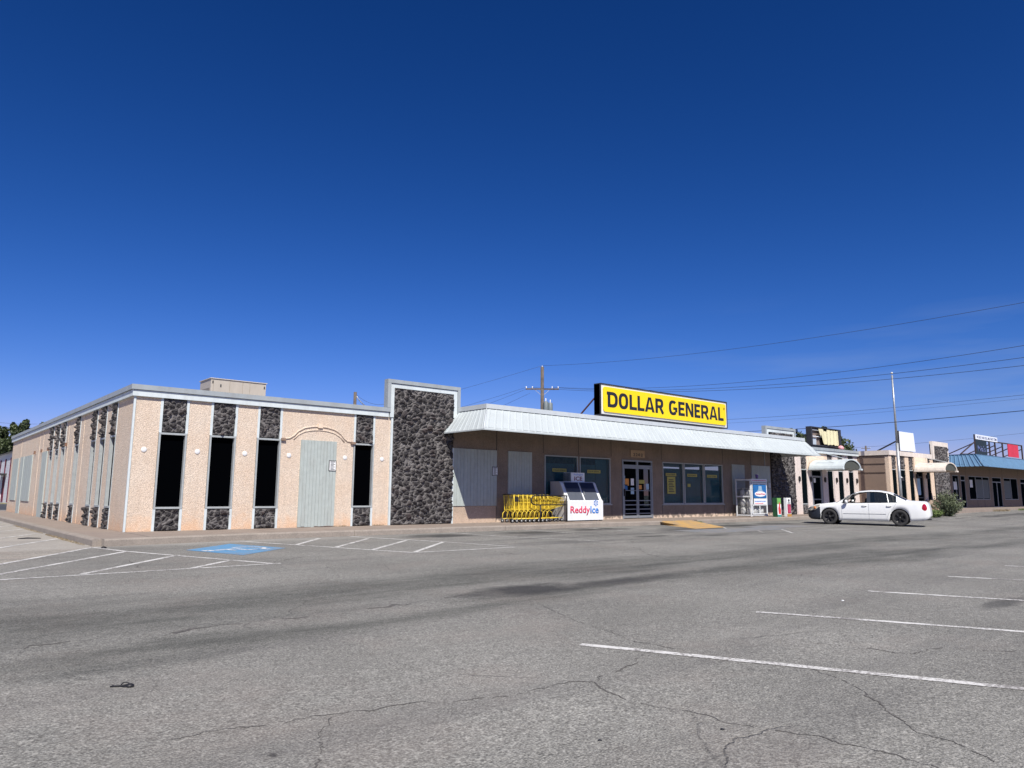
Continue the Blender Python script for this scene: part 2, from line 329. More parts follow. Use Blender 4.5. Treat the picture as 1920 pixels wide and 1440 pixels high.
# ------------------------------------------------------------------ mesh helpers
class MB:
    def __init__(s): s.v = []; s.f = []; s.mi = []; s.sm = []
    def face(s, pts, mi=0, smooth=False):
        k = len(s.v); s.v += [tuple(p) for p in pts]; s.f.append(tuple(range(k, k+len(pts)))); s.mi.append(mi); s.sm.append(smooth); return s
    def box(s, x0, x1, y0, y1, z0, z1, mi=0):
        k = len(s.v)
        s.v += [(x0, y0, z0), (x1, y0, z0), (x1, y1, z0), (x0, y1, z0), (x0, y0, z1), (x1, y0, z1), (x1, y1, z1), (x0, y1, z1)]
        for q in ((0, 3, 2, 1), (4, 5, 6, 7), (0, 1, 5, 4), (1, 2, 6, 5), (2, 3, 7, 6), (3, 0, 4, 7)):
            s.f.append(tuple(k+i for i in q)); s.mi.append(mi); s.sm.append(False)
        return s
    def prism(s, poly, axis, a, b, mi=0):
        """poly: 2D points; axis 'x','y','z' is the extrusion axis from a to b"""
        def P(p, h):
            return (h, p[0], p[1]) if axis == 'x' else ((p[0], h, p[1]) if axis == 'y' else (p[0], p[1], h))
        n = len(poly); k = len(s.v)
        s.v += [P(p, a) for p in poly]+[P(p, b) for p in poly]
        s.f.append(tuple(k+i for i in range(n))[::-1]); s.f.append(tuple(k+n+i for i in range(n)))
        for i in range(n): s.f.append((k+i, k+(i+1) % n, k+n+(i+1) % n, k+n+i))
        s.mi += [mi]*(n+2); s.sm += [False]*(n+2); return s
    def bar(s, a, b, w, h=None, mi=0):
        a = Vector(a); b = Vector(b); d = b-a
        if d.length < 1e-6: return s
        h = h or w; d.normalize(); up = Vector((0, 0, 1)) if abs(d.z) < .95 else Vector((1, 0, 0))
        x = d.cross(up).normalized(); y = x.cross(d).normalized(); k = len(s.v)
        for p in (a, b):
            for (i, j) in ((-1, -1), (1, -1), (1, 1), (-1, 1)): s.v.append(tuple(p+x*i*w/2+y*j*h/2))
        for q in ((0, 1, 2, 3), (7, 6, 5, 4), (0, 4, 5, 1), (1, 5, 6, 2), (2, 6, 7, 3), (3, 7, 4, 0)):
            s.f.append(tuple(k+i for i in q)); s.mi.append(mi); s.sm.append(False)
        return s
    def tube(s, pts, r, n=8, mi=0, caps=True):
        pts = [Vector(p) for p in pts]; rr = r if isinstance(r, (list, tuple)) else [r]*len(pts); k = len(s.v); ref = None
        for i, p in enumerate(pts):
            d = (pts[min(i+1, len(pts)-1)]-pts[max(i-1, 0)]).normalized()
            if ref is None: ref = Vector((0, 0, 1)) if abs(d.z) < .9 else Vector((1, 0, 0))
            x = d.cross(ref).normalized(); y = x.cross(d).normalized(); ref = y
            for j in range(n):
                a = 2*math.pi*j/n; s.v.append(tuple(p+(x*math.cos(a)+y*math.sin(a))*rr[i]))
        for i in range(len(pts)-1):
            for j in range(n):
                s.f.append((k+i*n+j, k+i*n+(j+1) % n, k+(i+1)*n+(j+1) % n, k+(i+1)*n+j)); s.mi.append(mi); s.sm.append(True)
        if caps:
            s.f.append(tuple(k+j for j in range(n))[::-1]); s.f.append(tuple(k+(len(pts)-1)*n+j for j in range(n))); s.mi += [mi]*2; s.sm += [False]*2
        return s
    def lathe(s, prof, c, axis='z', n=20, mi=0, smooth=True):
        """prof: (r,h) list"""
        k = len(s.v)
        for (r, h) in prof:
            for j in range(n):
                a = 2*math.pi*j/n; x, y = r*math.cos(a), r*math.sin(a)
                p = (x, y, h) if axis == 'z' else ((h, x, y) if axis == 'x' else (x, h, y))
                s.v.append((c[0]+p[0], c[1]+p[1], c[2]+p[2]))
        for i in range(len(prof)-1):
            for j in range(n):
                s.f.append((k+i*n+j, k+i*n+(j+1) % n, k+(i+1)*n+(j+1) % n, k+(i+1)*n+j)); s.mi.append(mi); s.sm.append(smooth)
        return s
    def build(s, name, mats, parent=None, recalc=True, bevel=0):
        me = bpy.data.meshes.new(name); me.from_pydata(s.v, [], s.f)
        if not isinstance(mats, (list, tuple)): mats = [mats]
        for m in mats: me.materials.append(m)
        me.polygons.foreach_set("material_index", s.mi); me.polygons.foreach_set("use_smooth", s.sm)
        if recalc:
            bm = bmesh.new(); bm.from_mesh(me); bmesh.ops.remove_doubles(bm, verts=bm.verts, dist=1e-5)
            bmesh.ops.recalc_face_normals(bm, faces=bm.faces)
            if bevel: bmesh.ops.bevel(bm, geom=[e for e in bm.edges if e.calc_face_angle(0) > .5], offset=bevel, segments=2, affect='EDGES', profile=.6)
            bm.to_mesh(me); bm.free()
        me.update()
        o = bpy.data.objects.new(name, me); COL.objects.link(o)
        if parent is not None: o.parent = parent
        return o
def empty(name, loc=(0, 0, 0), rz=0.0):
    o = bpy.data.objects.new(name, None); COL.objects.link(o); o.location = loc; o.rotation_euler = (0, 0, rz); o.empty_display_size = .2; return o
def tag(o, label=None, cat=None, group=None, kind=None):
    if label: o["label"] = label
    if cat: o["category"] = cat
    if group: o["group"] = group
    if kind: o["kind"] = kind
    return o
def copy_tree(o, parent=None):
    c = o.copy(); COL.objects.link(c); c.parent = parent
    for ch in list(o.children): copy_tree(ch, c)
    return c
def bx(name, x0, x1, y0, y1, z0, z1, m, parent=None, bevel=0): return MB().box(x0, x1, y0, y1, z0, z1).build(name, m, parent, bevel=bevel)

def wallgrid(name, holes, u0, u1, z0, z1, fixed, depth, m, parent, axis='y'):
    """wall in plane axis=fixed facing -axis, thickness depth, with rectangular holes (u0,u1,z0,z1)"""
    us = sorted(set([u0, u1]+[h[0] for h in holes]+[h[1] for h in holes])); zs = sorted(set([z0, z1]+[h[2] for h in holes]+[h[3] for h in holes]))
    us = [u for u in us if u0 <= u <= u1]; zs = [z for z in zs if z0 <= z <= z1]
    def solid(i, j):
        if i < 0 or j < 0 or i >= len(us)-1 or j >= len(zs)-1: return False
        cu = (us[i]+us[i+1])/2; cz = (zs[j]+zs[j+1])/2
        return not any(h[0] < cu < h[1] and h[2] < cz < h[3] for h in holes)
    P = (lambda u, d, z: (u, fixed+d, z)) if axis == 'y' else (lambda u, d, z: (fixed+d, u, z))
    b = MB()
    for i in range(len(us)-1):
        for j in range(len(zs)-1):
            if not solid(i, j): continue
            a, c, e, f = us[i], us[i+1], zs[j], zs[j+1]
            b.face([P(a, 0, e), P(c, 0, e), P(c, 0, f), P(a, 0, f)]); b.face([P(a, depth, e), P(c, depth, e), P(c, depth, f), P(a, depth, f)])
            if not solid(i-1, j): b.face([P(a, 0, e), P(a, depth, e), P(a, depth, f), P(a, 0, f)])
            if not solid(i+1, j): b.face([P(c, 0, e), P(c, depth, e), P(c, depth, f), P(c, 0, f)])
            if not solid(i, j-1): b.face([P(a, 0, e), P(c, 0, e), P(c, depth, e), P(a, depth, e)])
            if not solid(i, j+1): b.face([P(a, 0, f), P(c, 0, f), P(c, depth, f), P(a, depth, f)])
    return b.build(name, m, parent)

def lava_panel(name, u0, u1, z0, z1, fixed, parent, axis='y', amp=.11, cell=.17, res=.024, seed=0, back=.05):
    nu = max(4, int((u1-u0)/res)); nz = max(4, int((z1-z0)/res)); vs_, fs, at = [], [], []
    for j in range(nz+1):
        for i in range(nu+1):
            u = u0+(u1-u0)*i/nu; z = z0+(z1-z0)*j/nz
            q = Vector((u/cell, z/(cell*.82), seed*7.3))
            q2 = q+noise.noise_vector(q*.9)*.35
            ds, ps = noise.voronoi(q2)
            g = ds[1]-ds[0]; cr = noise.cell(ps[0]*3.1)
            crn = (math.sin(ps[0].x*12.9898+ps[0].y*78.233)*43758.5453) % 1.0
            d = min(1, g*2.4)**.5*(.45+.55*crn)
            d = amp*d + .028*noise.turbulence(q2*2.6, 3, False)*(min(1, g*3)) - .01
            tilt = ((crn*7.0) % 1.0-.5)*(q2-ps[0]).y*amp*.9
            d += tilt*min(1, g*2)
            edge = min(i, nu-i, j, nz-j)
            if edge == 0: d = -back
            du = (noise.noise(q2*1.7)*.02) if 0 < i < nu else 0.0
            vs_.append((u+du, fixed-d, z) if axis == 'y' else (fixed-d, u+du, z))
            at.append((crn, max(0.0, 1-g*4.0), 0))
    for j in range(nz):
        for i in range(nu):
            a = j*(nu+1)+i; fs.append((a, a+1, a+nu+2, a+nu+1) if axis == 'y' else (a+1, a, a+nu+1, a+nu+2))
    me = bpy.data.meshes.new(name); me.from_pydata(vs_, [], fs)
    A = me.attributes.new("cell", 'FLOAT_VECTOR', 'POINT'); A.data.foreach_set("vector", [c for p in at for c in p])
    me.materials.append(M_lava); me.update()
    o = bpy.data.objects.new(name, me); COL.objects.link(o); o.parent = parent; return o

def planks(name, u0, u1, z0, z1, fixed, n, m, parent, axis='y', t=.03, ragged=0.0):
    b = MB(); w = (u1-u0)/n
    for i in range(n):
        a = u0+i*w+.0035; c = u0+(i+1)*w-.0035; zb = z0+(random.random()*ragged if ragged else 0); dd = random.uniform(0, .004)
        if axis == 'y': b.box(a, c, fixed-t-dd, fixed, zb, z1)
        else: b.box(fixed-t-dd, fixed, a, c, zb, z1)
    if axis == 'y': b.box(u0, u1, fixed-t*.5, fixed+.001, z0+ragged, z1-.004)
    else: b.box(fixed-t*.5, fixed+.001, u0, u1, z0+ragged, z1-.004)
    return b.build(name, m, parent)

def text_obj(name, s, x0, x1, z0, z1, y, m, parent, bold=.0, extrude=.004, basis=None, fit='both', space=1.0):
    """lettering facing -y filling the box x0..x1, z0..z1"""
    cu = bpy.data.curves.new(name, 'FONT'); cu.body = s; cu.size = 1; cu.offset = bold; cu.resolution_u = 3; cu.space_character = space
    to = bpy.data.objects.new(name+"_tmp", cu); COL.objects.link(to)
    dg = bpy.context.evaluated_depsgraph_get(); me = bpy.data.meshes.new_from_object(to.evaluated_get(dg))
    bpy.data.objects.remove(to); bpy.data.curves.remove(cu)
    xs = [v.co.x for v in me.vertices]; ys = [v.co.y for v in me.vertices]
    if not xs: return None
    a, b, c, d = min(xs), max(xs), min(ys), max(ys)
    sx = (x1-x0)/(b-a); sz = (z1-z0)/(d-c) if d > c else sx
    for v in me.vertices:
        px = x0+(v.co.x-a)*sx; pz = z0+(v.co.y-c)*sz; v.co = (px, y, pz)
    if extrude:
        bm = bmesh.new(); bm.from_mesh(me)
        r = bmesh.ops.extrude_face_region(bm, geom=bm.faces[:]); vv = [e for e in r['geom'] if isinstance(e, bmesh.types.BMVert)]
        bmesh.ops.translate(bm, verts=vv, vec=(0, -extrude, 0)); bmesh.ops.recalc_face_normals(bm, faces=bm.faces); bm.to_mesh(me); bm.free()
    me.materials.clear(); me.materials.append(m)
    for p in me.polygons: p.material_index = 0
    me.name = name
    if basis is not None: me.transform(basis)
    o = bpy.data.objects.new(name, me); COL.objects.link(o)
    if parent is not None: o.parent = parent
    return o

def leaves(name, m, gen, n, size, parent, tone=lambda p: random.random(), aspect=2.2):
    vs_, fs, at = [], [], []
    for i in range(n):
        p = gen()
        if p is None: continue
        d = Vector((random.gauss(0, 1), random.gauss(0, 1), random.gauss(0, 1)+.3)).normalized()
        e = d.orthogonal().normalized(); e.rotate(Matrix.Rotation(random.random()*6.28, 3, d)); q = d.cross(e)
        s = size*random.uniform(.6, 1.4); k = len(vs_); p = Vector(p)
        vs_ += [tuple(p-e*s*.5*aspect*.5), tuple(p+q*s*.3), tuple(p+e*s*.5*aspect*.5), tuple(p-q*s*.3)]
        fs.append((k, k+1, k+2, k+3)); tv = max(0, min(1, tone(p))); at += [tv, 0, 0]*4
    me = bpy.data.meshes.new(name); me.from_pydata(vs_, [], fs)
    A = me.attributes.new("tone", 'FLOAT_VECTOR', 'POINT'); A.data.foreach_set("vector", at)
    me.materials.append(m); me.update(); o = bpy.data.objects.new(name, me); COL.objects.link(o); o.parent = parent; return o

# ------------------------------------------------------------------ ground, road, markings
def gz(x, y):
    z = -.15+.01*min(0, max(y, -25)+2)
    k = max(0.0, min(1.0, (x-38)/14.0)); return z+.16*k
def ground():
    xs = [-600, -200, -60, -20, -8]+[i*2.0 for i in range(-3, 32)]+[70, 90, 140, 300, 700]
    ys = [-600, -200, -80, -40, -30, -25]+[-23+i for i in range(0, 22)]+[0, 6, 15, 30, 60, 120, 300, 900]
    b = MB(); vs_ = [(x, y, gz(x, y)) for y in ys for x in xs]; n = len(xs); b.v = vs_
    for j in range(len(ys)-1):
        for i in range(n-1): b.f.append((j*n+i, j*n+i+1, (j+1)*n+i+1, (j+1)*n+i)); b.mi.append(0); b.sm.append(True)
    return tag(b.build("ground", M_asph), "weathered grey asphalt parking lot with dark traffic band, cracks and oil stains", kind='structure')
G = ground()
tag(bx("road", -60, 60, 34, 58, -.149, -.14, M_road), "dark asphalt road beyond the building's left side", kind='structure')
tag(bx("verge", -60, 60, 58, 61, -.15, -.06, simple("dry_verge", (.22, .20, .12), .95, var=.3)), "dry grass verge beyond the dark road", kind='structure')
def lineseg(mb, a, b, w, lift=.004, wav=.006):
    a = Vector(a); b = Vector(b); d = (b-a); L = d.length; d.normalize(); nn = Vector((-d.y, d.x)); n = max(1, int(L/.12)); k = len(mb.v)
    for i in range(n+1):
        p = a+d*L*i/n; ww = w/2
        for s in (-1, 1):
            q = p+nn*s*(ww+random.uniform(-wav, wav)); mb.v.append((q.x, q.y, gz(q.x, q.y)+lift))
    for i in range(n): mb.f.append((k+2*i, k+2*i+1, k+2*i+3, k+2*i+2)); mb.mi.append(0); mb.sm.append(False)
def line(a, b, w=.10, m=None, lift=.004):
    mb = MB(); lineseg(mb, a, b, w, lift); return mb.build("parking_line", m or M_line, G)
# stall dividers, near right
for x, L, m in ((.14, 4.4, M_line), (2.95, 4.6, M_line), (5.78, 4.6, M_line), (8.72, 4.6, M_wornline), (11.65, 4.6, M_wornline), (14.6, 4.6, M_wornline), (17.5, 4.6, M_wornline), (20.4, 4.6, M_wornline), (23.3, 4.6, M_wornline)):
    line((x, -15.7), (x+L*.445, -15.7-L*.895), .10, m)
# hatch at the left corner
line((-1.21, -2.86), (-3.5, -6.33)); line((-.86, -4.2), (-3.6, -7.72))
line((-1.21, -2.86), (-.86, -4.18)); line((-.86, -4.18), (.62, -8.0)); line((.72, -7.95), (-3.6, -7.95), .09)
line((-.26, -5.5), (-2.26, -7.82)); line((.24, -6.95), (-.72, -7.88))
# hatch between the bays
line((1.94, -2.67), (3.77, -7.42)); line((3.77, -7.42), (6.5, -7.48), .09, M_wornline); line((4.98, -2.43), (6.01, -5.28)); line((6.01, -5.28), (6.55, -7.3), .09, M_wornline)
line((4.0, -2.66), (2.61, -4.34)); line((4.99, -3.38), (2.94, -5.52)); line((5.5, -4.41), (3.4, -6.39)); line((6.03, -5.29), (3.77, -7.42))
line((8.3, -2.4), (8.6, -4.4), .09, M_wornline); line((8.6, -4.4), (9.74, -7.27), .07, M_wornline)
line((11.22, -2.5), (11.56, -4.4), .09, M_wornline); line((13.91, -2.6), (14.05, -4.2), .09, M_wornline)
line((19.12, -4.67), (16.89, -6.61), .08, M_wornline); line((19.38, -5.65), (17.53, -7.23), .08, M_wornline); line((19.89, -6.56), (18.1, -7.96), .08, M_wornline); line((20.0, -7.3), (22.5, -7.9), .06, M_wornline)
line((33.5, -5.6), (43, -5.4), .07, M_wornline); line((46, -5.2), (47.5, -8.5), .08, M_wornline)
# side bays
for y in (12.3, 9.39, 6.55, 3.61, .65): line((-1.3, y), (-1.3-2.6, y-5.2*.95), .09)
line((-1.35, 15.2), (-3.7, 10.4), .09); line((-1.35, 18.1), (-3.7, 13.3), .09); line((-1.35, 21), (-3.7, 16.2), .09)
# blue accessible box + symbol
b = MB(); q = [(.17, -4.49), (1.46, -3.34), (2.07, -5.04), (.73, -6.15)]
nn_ = 10
A0, A1, A2, A3 = [Vector(p) for p in q]
k0 = len(b.v)
for i in range(nn_+1):
    for j in range(nn_+1):
        p = A0.lerp(A1, i/nn_).lerp(A3.lerp(A2, i/nn_), j/nn_); b.v.append((p.x, p.y, gz(p.x, p.y)+.004))
for i in range(nn_):
    for j in range(nn_): b.f.append((i*(nn_+1)+j, (i+1)*(nn_+1)+j, (i+1)*(nn_+1)+j+1, i*(nn_+1)+j+1)); b.mi.append(0); b.sm.append(False)
b.build("blue_parking_box", M_blueline, G)
def symbol(o, ax, ay, s):
    """wheelchair pictogram; ax = right vector, ay = up vector"""
    mb = MB(); o = Vector(o); ax = Vector(ax); ay = Vector(ay)
    def P(u, v): p = o+ax*u*s+ay*v*s; return (p.x, p.y)
    def path(pts, w):
        for a, c in zip(pts[:-1], pts[1:]): lineseg(mb, P(*a), P(*c), w*s, .008, .002)
    path([(.30*math.cos(a)-.02, .30*math.sin(a)-.22) for a in [R(d) for d in range(-200, 40, 15)]], .075)
    path([(-.12, .42), (-.12, -.02), (.20, -.02), (.33, -.36), (.44, -.32)], .09); path([(-.12, .2), (.16, .2)], .07)
    path([(-.17+.07*math.cos(a), .53+.07*math.sin(a)) for a in [R(d) for d in range(0, 361, 45)]], .09)
    return mb.build("accessible_symbol", M_symb, G)
symbol((1.12, -4.85), (.36, -.93), (-.93, -.36), 1.15)
b = MB()
for i in range(8): lineseg(b, (15.9+i*.62, -5.0-.18*i*.2), (15.8+i*.62, -6.6), .61, .0045, .03)
b.build("blue_parking_box", M_fadeblue, G)
b = MB()
for i in range(6): lineseg(b, (20.6+i*.5, -4.6), (20.7+i*.5, -6.0), .49, .0045, .03)
b.build("blue_parking_box", M_fadeblue, G)
CR = {
 'A': [(-3.35, -16.01), (-2.94, -16.07), (-2.5, -16.14), (-2.02, -16.25), (-1.38, -16.51), (-.98, -16.52), (-.79, -16.51), (-.69, -16.62), (-.8, -16.95), (-.8, -17.13), (-.72, -17.4), (-.72, -17.7), (-.63, -17.92), (-.53, -18.16), (-.51, -18.37), (-.48, -18.56), (-.56, -18.87)],
 'B': [(1.34, -13.82), (.97, -14.76), (.75, -15.53), (.62, -15.96), (.67, -16.32)], 'C': [(.26, -16.26), (-.02, -16.46), (-.28, -16.5), (-.58, -16.56), (-.69, -16.62)],
 'D': [(.94, -17.34), (.72, -17.8), (.55, -17.92), (.28, -18.23), (.1, -18.35), (-.01, -18.46), (-.05, -18.73), (-.19, -18.95), (-.26, -19.07)],
 'E': [(1.87, -16.96), (2.03, -17.35), (2.09, -17.65), (2.67, -17.7), (2.74, -17.97), (3.0, -18.21)], 'F': [(-2.48, -16.19), (-2.61, -16.39), (-2.74, -16.6), (-2.9, -16.92)],
 'G': [(10.87, -7.25), (9.05, -8.86), (7.68, -10.44), (7.15, -11.18)], 'H': [(-3.76, -13.16), (-3.37, -12.95), (-2.88, -13.11), (-2.44, -13.09), (-1.98, -13.01), (-1.27, -13.11), (-.34, -12.97), (.39, -12.94), (1.4, -12.68), (3.09, -12.54)],
 'I': [(.64, -7.76), (1.43, -7.1), (2.69, -7.26), (3.04, -7.06)], 'J': [(5.52, -7.22), (5.25, -9.3), (5.2, -10.41)], 'K': [(-1.23, -5.98), (-1.37, -6.94), (-1.35, -7.53)]}
for nm, pts in CR.items():
    b = MB(); near = nm in 'ABCDEF'
    P0 = [Vector((*p, 0)) for p in pts]; out = []
    for a, c in zip(P0[:-1], P0[1:]):
        L = (c-a).length; n = max(2, int(L/.03)) if near else max(2, int(L/.12))
        for i in range(n):
            p = a.lerp(c, i/n); j = .022 if near else .05
            out.append(p+Vector((noise.noise(p*6)*j*2+random.uniform(-j, j)*.75, noise.noise(p*6+Vector((9, 9, 9)))*j*2+random.uniform(-j, j)*.75, 0)))
    k = len(b.v); first = True
    for i, p in enumerate(out):
        d = (out[min(i+1, len(out)-1)]-out[max(0, i-1)]); d = d.normalized() if d.length > 1e-6 else Vector((1, 0, 0)); nrm = Vector((-d.y, d.x, 0))
        ww = (.0050 if near else .013)*(.15+1.3*abs(noise.noise(p*3.3+Vector((3, 1, 0)))*1.6)) + .0008
        if nm == 'H': ww *= 2.3
        for s in (-1, 1):
            q = p+nrm*ww*s; b.v.append((q.x, q.y, gz(q.x, q.y)+.0025))
    for i in range(len(out)-1):
        if nm in 'HJG' and noise.noise(out[i]*1.9) < .02: continue
        if noise.noise(out[i]*7.0+Vector((5, 0, 0))) < -.36: continue
        b.f.append((2*i, 2*i+1, 2*i+3, 2*i+2)); b.mi.append(0); b.sm.append(False)
    b.build("asphalt_crack", M_crack, G)
# sidewalk with kerb
sw = MB().prism([(-1.0, -2.62), (2.5, -2.12), (40.4, -2.12), (40.4, .4), (.4, .4), (.4, 24.3), (26, 24.3), (26, 25.6), (-1.0, 25.6)], 'z', -.3, 0).build("sidewalk", M_walk)
tag(sw, "tan concrete sidewalk wrapping the corner of the store", kind='structure')
def kerb(pts, w, top, parent, seg=2.9):
    for (a, c) in zip(pts[:-1], pts[1:]):
        a = Vector(a); c = Vector(c); L = (c-a).length; d = (c-a).normalized(); nrm = Vector((d.y, -d.x)); n = max(1, round(L/seg)); b = MB()
        for i in range(n):
            p = a+d*(L*i/n+(.006 if i else 0)); q = a+d*(L*(i+1)/n-.006 if i < n-1 else L)
            t0 = top+random.uniform(-.004, .004)
            P = [p-nrm*.0, q-nrm*.0, q+nrm*w, p+nrm*w]
            k = len(b.v)
            prof = [(0, -.5), (w, -.5), (w, t0-.035), (w-.02, t0-.008), (w-.045, t0), (0, t0)]
            for s in (p, q):
                for (o_, z_) in prof: v_ = s+nrm*o_; b.v.append((v_.x, v_.y, z_))
            m_ = len(prof)
            for j in range(m_): b.f.append((k+j, k+(j+1) % m_, k+m_+(j+1) % m_, k+m_+j)); b.mi.append(0); b.sm.append(False)
            b.f.append(tuple(k+j for j in range(m_))); b.f.append(tuple(k+m_+j for j in range(m_))[::-1]); b.mi += [0, 0]; b.sm += [False, False]
        b.build("kerb", M_kerb, parent)
kerb([(-1.0, 25.6), (-1.0, -2.62), (2.5, -2.12), (18.6, -2.12)], .17, .003, sw); kerb([(20.9, -2.12), (40.4, -2.12)], .17, .003, sw)
b = MB(); g1, g2 = gz(17.2, -4.8)+.006, gz(19.2, -4.7)+.006
b.v = [(18.5, -2.12, -.02), (20.7, -2.12, -.02), (19.95, -3.3, -.085), (19.2, -4.7, g2), (17.2, -4.83, g1), (18.05, -3.5, -.115), (18.55, -2.3, gz(17, -2.3)), (21.1, -2.3, gz(21, -2.3))]
b.f = [(0, 1, 2, 5), (5, 2, 3, 4), (0, 5, 6), (5, 4, 6), (1, 7, 2), (2, 7, 3)]; b.mi = [0]*6; b.sm = [False]*6
tag(b.build("kerb_ramp", M_ramp, recalc=False), "yellow painted ramp leading up to the sidewalk", kind='structure')
wk = MB().prism([(40.6, -3.3), (54.2, -3.3), (54.2, -2.3), (100, -2.3), (100, 1.0), (40.6, 1.0)], 'z', -.3, .16).build("walkway", M_walk, bevel=.01)
tag(wk, "raised concrete walkway before the far shops", kind='structure')

# ------------------------------------------------------------------ main store building
ST = tag(empty("store_building"), "long single storey pebble dash store with lava stone pylon, slit windows and white metal canopy", "store")
LW = [(.63, 1.35), (1.92, 2.65), (3.22, 3.95), (6.27, 7.01)]
wallgrid("wall", [(a, c, 0, 3.46) for a, c in LW], 0, 7.58, 0, 3.6, 0.0, .25, M_cream, ST)
def slit(a, c, fixed, parent, axis='y', z0=0.0, seed=0, glass=None, frame=M_lightframe, deep=.10, trim=True, amp=.11, fd=.12):
    """a slit bay: backing, trims, lava stone below and above, framed pane between"""
    g = glass or M_blackglass
    def B(name, u0, u1, d0, d1, e, f, m, par):
        return bx(name, u0, u1, fixed+d0, fixed+d1, e, f, m, par) if axis == 'y' else bx(name, fixed+d0, fixed+d1, u0, u1, e, f, m, par)
    t = .065
    if trim:
        for (p, q) in ((a, a+t), (c-t, c)):
            B("trim", p, q, -.012, .14, z0, z0+.565, M_whitetrim, parent); B("trim", p, q, -.012, .14, z0+2.54, z0+3.45, M_whitetrim, parent)
    f = B("window", a+.01, c-.01, -.022, fd, z0+.565, z0+.615, frame, parent)
    B("frame", a+.01, a+.055, -.018, fd, z0+.615, z0+2.49, frame, f); B("frame", c-.055, c-.01, -.018, fd, z0+.615, z0+2.49, frame, f)
    B("frame", a+.01, c-.01, -.020, fd, z0+2.49, z0+2.54, frame, f)
    B("pane", a+.055, c-.055, deep, deep+.01, z0+.615, z0+2.49, g, f)
    lava_panel("stone_panel", a+t, c-t, z0+.0, z0+.56, fixed+.02, parent, axis, amp=amp, cell=.155, seed=seed+.3)
    lava_panel("stone_panel", a+t, c-t, z0+2.545, z0+3.44, fixed+.02, parent, axis, amp=amp, cell=.155, seed=seed+.7)
    B("wall", a+.001, c-.001, max(.142, fd+.002), .245, z0+.001, z0+3.459, M_black, parent)
for i, (a, c) in enumerate(LW): slit(a, c, 0, ST, seed=i+1)
SW_ = [(1.70, 2.36), (2.97, 3.63), (4.22, 4.88), (6.78, 7.44), (9.28, 9.94), (10.54, 11.20), (11.85, 12.50)]
wallgrid("wall", [(a, c, 0, 3.46) for a, c in SW_], .25, 24.1, 0, 3.6, 0.0, .25, M_cream, ST, axis='x')
for i, (a, c) in enumerate(SW_): slit(a, c, 0, ST, axis='x', seed=20+i, trim=True, amp=.17, deep=.072, fd=.09)
bx("corner_trim", -.02, .03, -.02, .03, 0, 3.45, M_whitetrim, ST)
for y in (6.2, 7.86, 14.3, 15.2, 20.7, 8.8): bx("wall_batten", -.012, 0.0, y-.02, y+.02, .0, 3.44, M_cream, ST)
planks("boarded_door", 12.95, 14.1, .0, 2.55, -.002, 9, M_board, ST, 'x'); planks("boarded_window", 16.75, 19.2, .57, 2.55, -.002, 16, M_board, ST, 'x')
planks("boarded_door", 19.42, 20.45, .0, 2.56, -.002, 8, M_board, ST, 'x'); planks("boarded_window", 21.15, 23.1, .57, 2.55, -.002, 14, M_board, ST, 'x')
planks("boarded_door", 4.55, 5.70, .0, 2.55, -.002, 11, M_board, ST, ragged=.03)
# plaster hood mould above the boarded door
def hood(pts, axis, r=.045):
    b = MB(); P = [(u, -.005, z) if axis == 'y' else (-.005, u, z) for u, z in pts]; b.tube(P, r, 6); return b.build("hood_mould", M_cream, ST)
arc = [(4.05, 2.56), (4.2, 2.58), (4.32, 2.66), (4.45, 2.80), (4.65, 2.91), (4.9, 2.96), (5.13, 2.98), (5.38, 2.96), (5.62, 2.91), (5.82, 2.80), (5.95, 2.66), (6.06, 2.58), (6.2, 2.56)]
hood(arc, 'y', .028); hood([(u, z-.11) for u, z in arc[2:-2]], 'y', .02)
bx("hood_keystone", 5.06, 5.20, -.06, 0, 2.93, 3.05, M_smooth, ST); bx("hood_bracket", 3.93, 4.06, -.07, -.0, 2.50, 2.57, simple("rusty_bracket", (.22, .15, .11), .8), ST); bx("hood_bracket", 6.17, 6.32, -.07, -.0, 2.50, 2.57, simple("rusty_bracket2", (.22, .15, .11), .8), ST)
for y in (9.0, 12.75, 16.2, 14.35): bx("hood_bracket", -.07, 0, y-.04, y+.04, 2.55, 2.68, simple("rust_bit", (.16, .09, .06), .8), ST)
for x in (.31, 1.63, 2.91, 4.20, 6.0, 7.3): MB().lathe([(.0, -.016), (.058, -.016), (.068, -.010), (.068, 0)], (x, -.001, 2.075), 'y', 20).build("wall_lamp", M_lamp, ST)
# roof trims
def trimrun(z0, z1, d, m, name):
    b = MB(); b.box(-d, 7.50 if z0 > 3.59 else 7.46, -d, .05, z0, z1); b.box(-d, .05, .05, 24.15, z0, z1); return b.build(name, m, ST)
trimrun(3.605, 3.735, .115, M_greymetal, "roof_flashing"); trimrun(3.44, 3.596, .075, M_whitetrim, "fascia_board")
bx("roof", .05, 40.9, .26, 24.0, 3.35, 3.55, M_roof, ST)
bx("wall", .25, 40.9, 23.85, 24.1, 0, 3.6, M_cream, ST)
